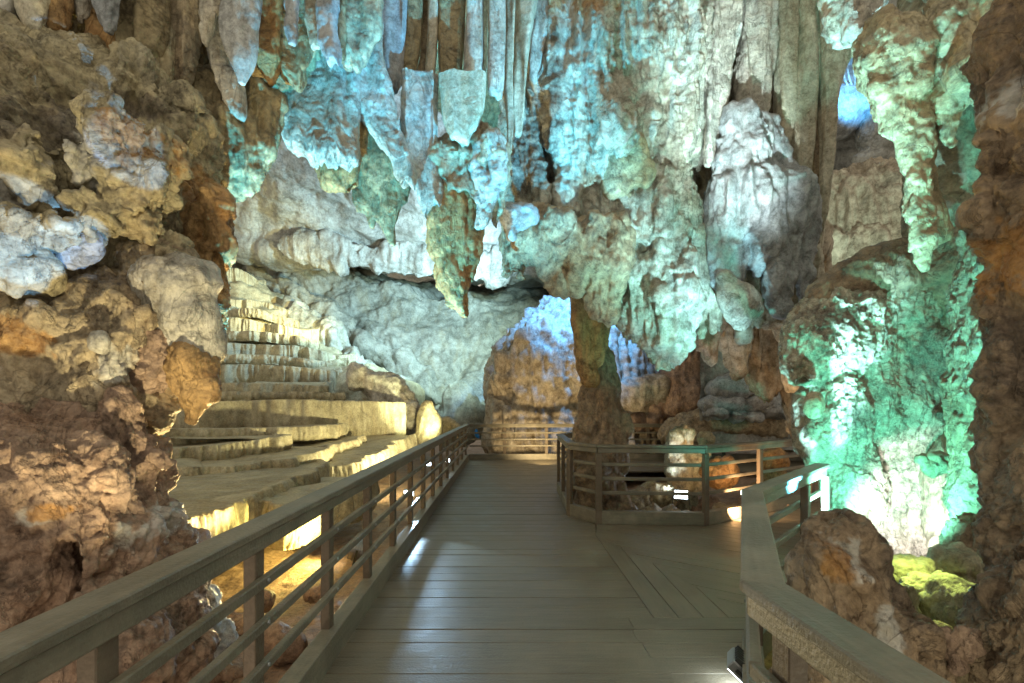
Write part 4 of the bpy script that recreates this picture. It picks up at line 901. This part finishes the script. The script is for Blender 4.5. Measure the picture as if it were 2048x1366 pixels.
# ------------------------------------------------------------------ pit inside the railing
rock('stalagmite', 'stubby dark column foot with a mint lit side beside the pit floodlight', 'stalagmite', M['moss'], 8.6,
     tubes=[T((1362, 870, 22), (1362, 940, 26), (1365, 1000, 34)), T((1400, 910, 14), (1408, 960, 20))], st=dict(crag=.2, knob=.08, flute=.08, fine=.04), seed=190)
for i, (x, y, rx, ry, d, m, lab) in enumerate([
    (1436, 945, 34, 24, 8.4, 'orange', 'orange honeycombed rock lying in the pit behind the railing'),
    (1405, 880, 18, 16, 9.6, 'tan', 'small tan topped rock standing in the pit'),
    (1530, 1015, 44, 24, 7.9, 'rust', 'rust pitted rock at the right end of the pit'),
    (1310, 985, 40, 26, 8.3, 'tan', 'yellow lit rock left of the pit floodlight'),
    (1285, 1010, 24, 30, 8.1, 'brown', 'rounded tan lump against the stalagmite foot in the pit'),
    (1330, 1035, 60, 18, 7.7, 'brown', 'low dark slab at the bottom of the pit'),
    (1460, 1030, 50, 22, 7.8, 'brown', 'dark rock on the pit floor right of the floodlight'),
    (1400, 1010, 34, 18, 8.6, 'rust', 'shadowed rock behind the pit floodlight')]):
    rock('boulder', lab, 'boulder', M[m], d, blobs=[(x, y, rx, ry), (x + rx * .4, y + ry * .3, rx * .6, ry * .7)], st=dict(crag=.3, pit=.15, knob=.08, fine=.06), seed=195 + i, knobs=6, group='loose rocks in the railed pit')
rock('stone_column', 'short stack of orange layered stone glowing between the railings', 'stone column', M['orange'], 9.6,
     tubes=[T((1545, 905, 17), (1548, 935, 22), (1542, 965, 20))], blobs=[(1550, 915, 22, 9), (1546, 940, 27, 10), (1540, 1000, 40, 34)], st=dict(strata=.2, crag=.15, pit=.1, fine=.05), seed=204)

# ------------------------------------------------------------------ right side
RGp = 'rock masses of the right cave wall'
rock('rock_wall', 'rough boulder wall lit brilliant green and white by the hidden floodlight', 'rock wall', M['spark'], 5.15,
     blobs=[(1680, 670, 100, 100, .2), (1615, 700, 52, 70, .0), (1740, 800, 130, 130, .45), (1660, 830, 60, 110, .15), (1800, 960, 130, 130, .55), (1705, 970, 60, 90, .15), (1850, 700, 120, 160, .35), (1880, 880, 110, 200, .4), (1800, 1080, 120, 100, .5), (1780, 600, 120, 80, .25)],
     sub=[(1628, 800, 17, 24, -.55, 30), (1650, 915, 10, 18, -.4, 20)],
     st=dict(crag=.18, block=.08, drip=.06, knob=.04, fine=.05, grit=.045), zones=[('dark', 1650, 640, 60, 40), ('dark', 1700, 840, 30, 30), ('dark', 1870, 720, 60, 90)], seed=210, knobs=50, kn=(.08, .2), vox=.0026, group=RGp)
rock('rock_outcrop', 'dark egg shaped hollow stone on the left rim of the green wall', 'boulder', M['brown'], 4.75,
     blobs=[(1628, 812, 18, 28)], st=dict(crag=.12, fine=.03), seed=211)
rock('rock_wall', 'dark brown overhang with a round hole above the green lit wall', 'rock wall', M['dbrown'], 5.3,
     blobs=[(1700, 590, 90, 40, .1), (1800, 560, 130, 70, 0), (1920, 560, 130, 90, -.1), (1640, 640, 60, 40, .1), (1950, 680, 110, 140, -.1)],
     sub=[(1850, 560, 14, 12, -.62, 30), (1880, 556, 8, 7, -.65, 20), (1940, 560, 50, 30, -.7, 40)],
     st=dict(crag=.2, pit=.05, fine=.03), seed=212, knobs=14, group=RGp)
rock('rock_wall', 'grey green upper right wall running down behind the teardrop formation', 'rock wall', M['moss'], 5.2,
     blobs=[(1960, 80, 150, 220, -.1), (1930, 300, 90, 200, 0), (1960, 480, 120, 120, -.1), (1880, 120, 90, 140, .2), (1890, 430, 60, 130, .1), (2060, 300, 100, 400, -.3)],
     st=dict(crag=.22, knob=.06, fine=.04), seed=213, knobs=24, group=RGp)
rock('hanging_lobe', 'teardrop shaped hanging rock with crusted cyan rim and long thin tail', 'stalactite', M['tan'], 4.5,
     blobs=[(1785, 110, 66, 80, 0), (1800, 170, 64, 60, 0), (1760, 90, 50, 60, .1), (1810, 210, 50, 40, 0)],
     tubes=[T((1800, 180, 52), (1820, 240, 36), (1828, 320, 26), (1835, 420, 24), (1842, 480, 22), (1848, 536, 7))],
     st=dict(crag=.2, knob=.10, fine=.06), seed=214, knobs=16, k=12)
rock('rock_outcrop', 'crusty white cyan knob at the top beside the longest cream drapery', 'boulder', M['pale'], 5.0,
     blobs=[(1710, 30, 46, 60, 0), (1700, -30, 50, 60, 0), (1735, 66, 22, 24, 0)], st=dict(crag=.2, knob=.14, fine=.06), seed=215, knobs=12)
rock('hanging_mass', 'crusted lobe with rust stains at the top right between the teardrop and the edge wall', 'stalactite', M['tan'], 4.2,
     blobs=[(1950, 60, 46, 70, 0), (1960, 140, 52, 50, 0), (1985, 180, 34, 30, 0), (1900, 40, 40, 70, .1)], tubes=[T((1880, 60, 30, .2), (1890, 200, 20, .2), (1895, 290, 12, .2))],
     st=dict(crag=.22, knob=.12, fine=.06), seed=216, knobs=12)
rock('rock_rib', 'dark brown winding rib of smooth stone right of the teardrop tail', 'rock', M['olive'], 4.7,
     tubes=[T((1850, 60, 26), (1870, 160, 22), (1850, 250, 24), (1850, 350, 20), (1870, 460, 26))], st=dict(crag=.12, flute=.05, fine=.02), seed=217)
rock('rock_wall', 'brown and grey rock face along the right edge of the photograph', 'rock wall', M['dbrown'], 2.6,
     blobs=[(2110, 150, 90, 260, 0), (2100, 420, 90, 200, 0), (2070, 620, 60, 190, .1), (2070, 850, 70, 220, .1), (2130, 1080, 105, 240, -.15), (2170, 1320, 150, 250, -.3), (2030, 640, 30, 120, .1)],
     tubes=[T((1998, 200, 20, .15), (1985, 330, 24, .1), (1975, 420, 14, .1), (1985, 470, 8, .1)), T((2030, 500, 30, .1), (2005, 700, 30, .1), (2010, 900, 24, .1), (2000, 1050, 22, .1))],
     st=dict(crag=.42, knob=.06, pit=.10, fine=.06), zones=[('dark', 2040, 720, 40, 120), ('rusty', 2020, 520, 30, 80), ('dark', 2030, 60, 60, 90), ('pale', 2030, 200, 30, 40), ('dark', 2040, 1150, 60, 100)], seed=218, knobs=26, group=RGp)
rock('rock_wall', 'thin ridge of spiky crusted stone glinting green down the right side', 'rock wall', M['dbrown'], 3.7,
     blobs=[(1990, 600, 40, 200, .1), (1980, 800, 40, 200, .1), (1985, 1000, 50, 160, .1), (1960, 1120, 60, 90, .1), (2040, 900, 60, 300, .1)],
     tubes=[T((1975, 470, 9, -.1), (1988, 560, 9, -.1), (1990, 680, 8, -.1), (1975, 800, 10, -.1), (1980, 900, 8, -.1), (2000, 1000, 10, -.1))],
     st=dict(crag=.22, drip=.10, fine=.06, grit=.05), seed=219, knobs=40, kn=(.12, .3), group=RGp)
rock('rock_wall', 'shadowed olive hollow wall between the white glare and the right ridge', 'rock wall', M['moss'], 5.0,
     blobs=[(1935, 780, 60, 220, .1), (1950, 1000, 80, 160, -.2), (1920, 640, 60, 100, .2)], st=dict(crag=.18, pit=.06, fine=.03), seed=220, knobs=12, group=RGp)
rock('boulder', 'big smooth dark brown boulder with a green lit crown right beside the railing corner', 'boulder', M['dbrown'], 2.75,
     blobs=[(1690, 1100, 70, 80, 0), (1680, 1180, 95, 110, 0), (1720, 1290, 130, 130, -.05), (1640, 1260, 60, 130, 0), (1780, 1340, 110, 110, -.1), (1660, 1060, 46, 44, .05), (1700, 1420, 160, 130, -.1)],
     sub=[(1672, 1250, 13, 16, -.48, 20), (1715, 1315, 14, 9, -.55, 20)],
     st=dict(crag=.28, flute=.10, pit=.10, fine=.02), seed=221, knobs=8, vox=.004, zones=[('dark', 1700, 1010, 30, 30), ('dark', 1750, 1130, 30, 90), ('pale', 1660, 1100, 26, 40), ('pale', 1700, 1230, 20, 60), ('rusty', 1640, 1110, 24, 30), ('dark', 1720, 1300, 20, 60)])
for i, (x, y, rx, ry, d, m, lab) in enumerate([
    (1800, 1150, 60, 34, 3.5, 'moss', 'bright yellow green ledge directly under the white glare'),
    (1850, 1200, 60, 50, 3.2, 'moss', 'rounded olive green rock below the yellow green ledge'),
    (1795, 1230, 36, 60, 3.0, 'moss', 'narrow green edged rock tight behind the big brown boulder'),
    (1920, 1130, 60, 34, 3.6, 'moss', 'green ledge right of the white glare with a bright rim'),
    (1930, 1230, 60, 70, 3.0, 'moss', 'dark green rock low on the right side'),
    (1860, 1310, 66, 60, 2.8, 'brown', 'shadowed brown rock at the bottom right behind the handrail'),
    (1905, 1300, 22, 46, 2.5, 'rust', 'red brown finger of rock at the bottom right'),
    (1935, 1290, 18, 30, 2.45, 'rust', 'short mushroom topped finger of rock beside the red brown one'),
    (1860, 925, 30, 22, 4.5, 'moss', 'olive knob jutting out above the white glare')]):
    rock('boulder', lab, 'boulder', M[m], d, blobs=[(x, y, rx, ry), (x - rx * .3, y - ry * .4, rx * .6, ry * .6), (x + rx * .4, y + ry * .4, rx * .7, ry * .7)], st=dict(crag=.3, pit=.06, fine=.04), seed=230 + i, knobs=6, group='rocks below the green glare')

# ------------------------------------------------------------------ gap on the right: blue flows and far flowstone
rock('flowstone_mass', 'dim curtain of pleated flowstone seen through the gap below the grey boulder', 'flowstone', M['mound'], 13.0,
     blobs=[(1740, 470, 170, 130, 0), (1650, 480, 80, 120, 0), (1800, 420, 100, 80, 0)], tubes=fr(1600, 1830, 520, 500, 20, (20, 60), 14, 61, -1.5), st=dict(flute=.26, crag=.10, fine=.02), seed=240, flat=.9)
rock('boulder', 'dark grey boulder standing in the blue gap on the right', 'boulder', M['grey'], 15.0,
     blobs=[(1770, 265, 56, 60), (1800, 300, 60, 50), (1740, 320, 30, 20)], st=dict(crag=.14, strata=.08, fine=.02), seed=241)
for i, (x0, y0, x1, y1, lab) in enumerate([(1682, 130, 1706, 192, 'leftmost of three thin white water lines in the blue gap'), (1690, 110, 1712, 196, 'middle of three thin white water lines in the blue gap'), (1706, 130, 1718, 198, 'rightmost of three thin white water lines in the blue gap')]):
    rock('calcite_trickle', lab, 'calcite streak', M['pale'], 14.6, tubes=[T((x0, y0, 1.6), (x0 + (x1 - x0) * .35, (y0 + y1) / 2, 1.8), (x1, y1, 2.4))], vox=.001, k=2, st=dict(fine=.004), seed=244 + i, group='thin calcite trickles in the blue gap')
rock('flowstone_mass', 'smooth blue lit slope of flowstone in the gap beneath the thin white trickles', 'flowstone', M['blueg'], 15.2,
     blobs=[(1700, 215, 60, 40), (1660, 230, 60, 50)], st=dict(crag=.12, fine=.02), seed=249)

# ------------------------------------------------------------------ rimstone terraces on the left
def terrace(label, path, h, back, mat='rim', seed=0, s=None, overhang=.05, lip=.04, n=None, group='rimstone terraces on the left'):
    Pp = np.array([W(*p) for p in path]); m = len(Pp)
    d = Pp[:, 1].mean(); s = s or d * 100 / F
    n = n or int(min(900, max(200, np.linalg.norm(np.diff(Pp, axis=0), axis=1).sum() / (d * .0026))))
    t = np.linspace(0, m - 1, n); i = np.clip(t.astype(int), 0, m - 2); f = (t - i)[:, None]
    p0, p1, p2, p3 = Pp[np.clip(i - 1, 0, m - 1)], Pp[i], Pp[i + 1], Pp[np.clip(i + 2, 0, m - 1)]
    C = .5 * (2 * p1 + (p2 - p0) * f + (2 * p0 - 5 * p1 + 4 * p2 - p3) * f ** 2 + (3 * p1 - p0 - 3 * p2 + p3) * f ** 3)
    tg = np.gradient(C, axis=0); nn = np.stack([-tg[:, 1], tg[:, 0]], 1); nn /= np.linalg.norm(nn, axis=1)[:, None]
    sgn = np.sign((nn * -C[:, :2]).sum()); nn *= sgn
    # smooth plan-wobble of the rim
    wob = fbm(np.stack([C[:, 0], C[:, 1], np.full(n, seed * 3.)], 1), 1.2 / s, 4, .6) * .46 * s
    C[:, :2] += nn * wob[:, None]
    hh = h; ov = overhang
    prof = [(-back, -.03)] + [(-back + (back - .10) * q, -.04) for q in (.3, .6, .85, 1.0)] + [(-.07, -.015), (-.035, .008), (0, .008), (.022, -.012), (.03, -.045)]
    nf = int(max(10, hh / (d * .006)))
    for q in range(1, nf + 1):
        u = q / nf; prof.append((.03 + ov * math.sin(u * 2.2) - .10 * u * u, -.03 - (hh - .03) * u))
    prof = np.array(prof); k_ = len(prof)
    V = np.zeros((k_, n, 3))
    for j, (u, z) in enumerate(prof):
        V[j, :, 0] = C[:, 0] + nn[:, 0] * u; V[j, :, 1] = C[:, 1] + nn[:, 1] * u; V[j, :, 2] = C[:, 2] + z
    face = np.zeros(k_); face[6:] = 1; face[5] = .5; face[-1] = .6
    V2 = V.reshape(-1, 3).astype(np.float32)
    fl = (ridged(V2 * ZS + seed, 3.0 / s * 1.6, 3, .65) * .085 * s + fbm(V2 * ZM, 1.3 / s, 3) * .12 * s).reshape(k_, n)
    low = (fbm(V2, .9 / s, 3) * .03 * s).reshape(k_, n)
    V[:, :, 0] += nn[:, 0] * fl * face[:, None]; V[:, :, 1] += nn[:, 1] * fl * face[:, None]
    V[:, :, 2] += low * (1 - .5 * face[:, None]) + (fbm(V2, 4 / s, 2) * .012 * s).reshape(k_, n)
    i = np.arange((k_ - 1) * n).reshape(k_ - 1, n)[:, :-1].ravel()
    Q = np.stack([i, i + n, i + n + 1, i + 1], 1)
    if sgn > 0: pass
    Vf = V.reshape(-1, 3); Nn = normals(Vf, Q)
    if (Nn.reshape(k_, n, 3)[-2, :, :2] * nn).sum() < 0: Q = Q[:, ::-1]
    c = Vf.mean(0); NV[0] += len(Q) * 2
    o = link('rimstone_terrace', mesh_np('rimstone_terrace', Vf - c, Q, M[mat])); o.location = Vector(c)
    return tag(o, label, 'rimstone terrace', group)
TR = [
 ([(250, 862, 10.6), (380, 858, 11.0), (520, 856, 11.4), (640, 852, 12.2), (700, 846, 13.2)], .34, 1.4, 'rim', 'shallow curved step at the foot of the long straight yellow wall'),
 ([(400, 712, 16.6), (480, 708, 16.8), (560, 712, 17.2), (640, 722, 17.8), (690, 716, 18.6)], .30, 1.0, 'rim', 'thin uneven step just above the olive terrace step'),
 ([(420, 664, 17.9), (500, 662, 18.1), (580, 672, 18.6), (640, 684, 19.2)], .34, 1.0, 'rim', 'thin step between the two teal terrace steps'),
 ([(420, 620, 19.1), (500, 618, 19.3), (560, 630, 19.8), (600, 642, 20.4)], .32, 1.0, 'rim', 'short worn step tucked under the narrow rounded terrace step'),
 ([(360, 786, 13.7), (480, 783, 14.0), (600, 784, 14.4), (690, 786, 14.9)], .26, 1.0, 'rim', 'low ribbed step resting on top of the long straight yellow wall'),
 ([(300, 1075, 4.6), (380, 1043, 5.0), (480, 1000, 5.9), (570, 962, 7.2), (632, 940, 8.4), (650, 925, 9.6), (600, 915, 10.4)], .62, 2.6, 'rim', 'big near rimstone basin whose golden ribbed edge runs beside the railing'),
 ([(320, 930, 8.0), (420, 934, 8.3), (520, 925, 8.9), (600, 912, 9.6), (650, 900, 10.6), (670, 888, 11.6)], .42, 1.6, 'rim', 'second basin with a reddish ribbed lip above the big near basin'),
 ([(310, 900, 9.2), (400, 893, 9.6), (480, 884, 10.0), (555, 874, 10.6), (560, 866, 11.6)], .40, 2.0, 'rim', 'thin cantilevered basin lip ending in white teeth left of centre'),
 ([(560, 905, 11.0), (640, 893, 11.4), (700, 882, 12.2), (730, 870, 13.2)], .40, 1.6, 'rim', 'small basin with a pale toothed lip right of the cantilevered one'),
 ([(640, 940, 9.8), (700, 925, 10.4), (760, 905, 11.4), (800, 885, 12.8), (830, 868, 14.0)], .60, 2.2, 'rim', 'low curved basin beside the middle of the left railing'),
 ([(480, 985, 6.6), (560, 1010, 6.2), (640, 1000, 6.8), (700, 975, 7.6), (760, 950, 8.8)], .55, 1.4, 'rim', 'scalloped yellow lit basin wall seen between the railing posts'),
 ([(250, 812, 12.5), (400, 803, 12.8), (560, 800, 13.2), (720, 802, 13.8), (790, 804, 14.6), (810, 798, 15.8)], 1.02, 2.4, 'rim', 'long straight yellow terrace wall across the middle of the left chamber'),
 ([(280, 770, 14.4), (430, 766, 14.6), (560, 766, 15.0), (640, 772, 15.4), (655, 762, 16.4)], .65, 2.2, 'rim', 'ribbed pale terrace step above the long yellow wall'),
 ([(400, 735, 16.0), (500, 728, 16.2), (600, 735, 16.6), (680, 742, 17.0), (700, 730, 18.2)], .62, 2.2, 'rim', 'olive terrace step fourth from the top'),
 ([(400, 690, 17.2), (480, 686, 17.3), (560, 690, 17.6), (605, 694, 18), (680, 710, 18.6), (710, 706, 19.6)], .85, 2.2, 'rim', 'teal lit terrace step with an orange spot at its left end'),
 ([(400, 640, 18.6), (470, 636, 18.8), (540, 645, 19.0), (600, 660, 19.6), (620, 655, 20.4)], .85, 2.2, 'rim', 'blue green terrace step third from the top'),
 ([(400, 602, 19.6), (470, 600, 19.8), (530, 600, 20.2), (580, 622, 20.8), (600, 620, 21.6)], .75, 2.2, 'rim', 'narrow rounded terrace step under the bright yellow panel'),
 ([(400, 535, 21.0), (455, 536, 21.2), (485, 542, 21.4), (528, 562, 21.8), (532, 560, 23)], 1.1, 2.0, 'rim', 'topmost terrace block glowing bright yellow'),
]
for i, (pth, h, bk, m, lab) in enumerate(TR): terrace(lab, pth, h, bk, m, seed=i + 1)
rock('rock_bank', 'layered bank of stone carrying the stepped yellow terraces', 'rock', M['rim'], 21.0,
     blobs=[(420, 700, 200, 120, .6), (520, 760, 240, 90, 0), (470, 640, 110, 80, 1.2), (600, 800, 240, 70, -2), (350, 820, 200, 70, -4)], st=dict(crag=.2, strata=.15, fine=.03), seed=250, vox=.0045)
rock('rock_ridge', 'diagonal ridge of grey green rock descending beside the terraces', 'rock', M['cliff'], 20.5,
     tubes=[T((590, 640, 30, 1), (660, 690, 34, .6), (720, 750, 36, 0), (790, 800, 34, -1), (850, 850, 30, -2))], blobs=[(640, 680, 50, 36, .5), (690, 740, 56, 40, 0)], st=dict(crag=.3, flute=.12, fine=.04), seed=251, knobs=14)
rock('rock_ridge', 'long thin overhanging ledge slanting down across the pale back wall', 'rock ledge', M['cliff'], 23.5,
     tubes=[T((500, 545, 12, 1), (600, 590, 20, .8), (700, 655, 22, .4), (800, 730, 20, 0), (900, 800, 16, -.5)), T((560, 575, 16, .8), (640, 625, 26, .4), (760, 705, 22, 0))], st=dict(crag=.22, block=.2, fine=.03), seed=257)
rock('stalactite_fringe', 'row of small dripping teeth along the lower edge of the pale sloping roof', 'stalactites', M['grey'], 21.6,
     tubes=fr(560, 1010, 500, 552, 22, (8, 26), 15, 71) + [T((560, 494, 10), (780, 520, 12), (1010, 546, 12))], st=dict(crag=.2, flute=.1, fine=.03), seed=258)
rock('boulder', 'pale angular boulder leaning at the right end of the yellow terraces', 'boulder', M['pale'], 15.6,
     blobs=[(735, 765, 40, 30), (775, 790, 40, 36), (810, 820, 30, 36), (715, 750, 24, 20)], st=dict(crag=.28, strata=.08, fine=.03), seed=252)
rock('stalagmite', 'short cream stalagmite with a rounded head beside the far end of the left railing', 'stalagmite', M['tan'], 14.8,
     tubes=[T((856, 815, 13), (856, 845, 18), (852, 870, 23))], st=dict(crag=.14, fine=.02), seed=253)
rock('boulder', 'small tan boulder between the short cream stalagmite and the corner post', 'boulder', M['tan'], 15.6, blobs=[(888, 845, 14, 15), (900, 858, 18, 12)], st=dict(crag=.2, fine=.03), seed=254)
rock('boulder', 'pale teal rounded stone peeping between the left wall and the terraces', 'boulder', M['blueg'], 10.5,
     blobs=[(290, 815, 34, 34), (275, 850, 30, 40)], st=dict(crag=.14, fine=.02), seed=255)
rock('boulder', 'dark rock shoulder at the foot of the pale back wall left of the mound', 'rock', M['cliff'], 21.0,
     blobs=[(915, 810, 34, 50), (900, 850, 44, 44), (940, 840, 36, 36)], st=dict(crag=.2, fine=.03), seed=256)
for i, (x, y, rx, ry, dd, d) in enumerate([(470, 1250, 60, 26, 0, 4.3), (430, 1290, 40, 18, 0, 3.9), (560, 1290, 34, 12, 0, 4.0), (640, 1190, 30, 12, 0, 4.9), (680, 1240, 26, 9, 0, 4.4), (520, 1200, 30, 12, 0, 4.8), (450, 1345, 36, 14, 0, 3.6)]):
    rock('stone', ['flat red stone on the earth floor under the second gap of the left railing', 'small rounded stone close to the foot of the left wall', 'low brown stone on the earth beside the kerb', 'tiny stone ridge on the sunlit looking yellow earth', 'thin stone on the earth near the kerb beam', 'reddish stone in front of the ribbed orange wall', 'stone at the bottom edge between two posts'][i], 'stone', M['earth'], d, blobs=[(x, y, rx, ry)], st=dict(crag=.3, fine=.05), seed=260 + i, group='loose stones on the earth floor left of the boardwalk')

# ------------------------------------------------------------------ lamps and small things
floodlight('round ribbed floodlight on the earth floor aimed at the yellow basin', W(716, 1100, 6.5), (-3.6, 6.3, .2), .24, 'lensy', rnd=True)
floodlight('small floodlight glaring at the kerb of the left railing', (-1.22, 6.5, .47), (-.9, 4.6, .1), .12)
floodlight('second small floodlight further along the left railing', (-1.24, 8.4, .62), W(900, 500, 3), .10)
floodlight('faint floodlight near the far end of the left railing', (-1.24, 11.0, .4), W(1000, 700, 3), .10)
floodlight('bright blue white floodlight in the railed rock pit', W(1362, 990, 8.0), W(1300, 700, 3.2), .2)
floodlight('dish shaped pale floodlight at the edge of the left wall below the terraces', W(318, 882, 6.2), W(330, 780, 7.5), .14, rnd=True)
f = floodlight('low bar floodlight on the deck at the right hand railing corner', (1.31, 2.86, .12), (.93, 3.03, -.37), .17)
bag = rock('plastic_bag', 'bright blue plastic bag hanging at the far corner post', 'bag', M['blue'], 15.0, blobs=[(953, 866, 4.5, 9), (956, 872, 4, 6)], st=dict(crag=.05), vox=.0008, k=3, seed=270)
print('TRIS', NV[0])
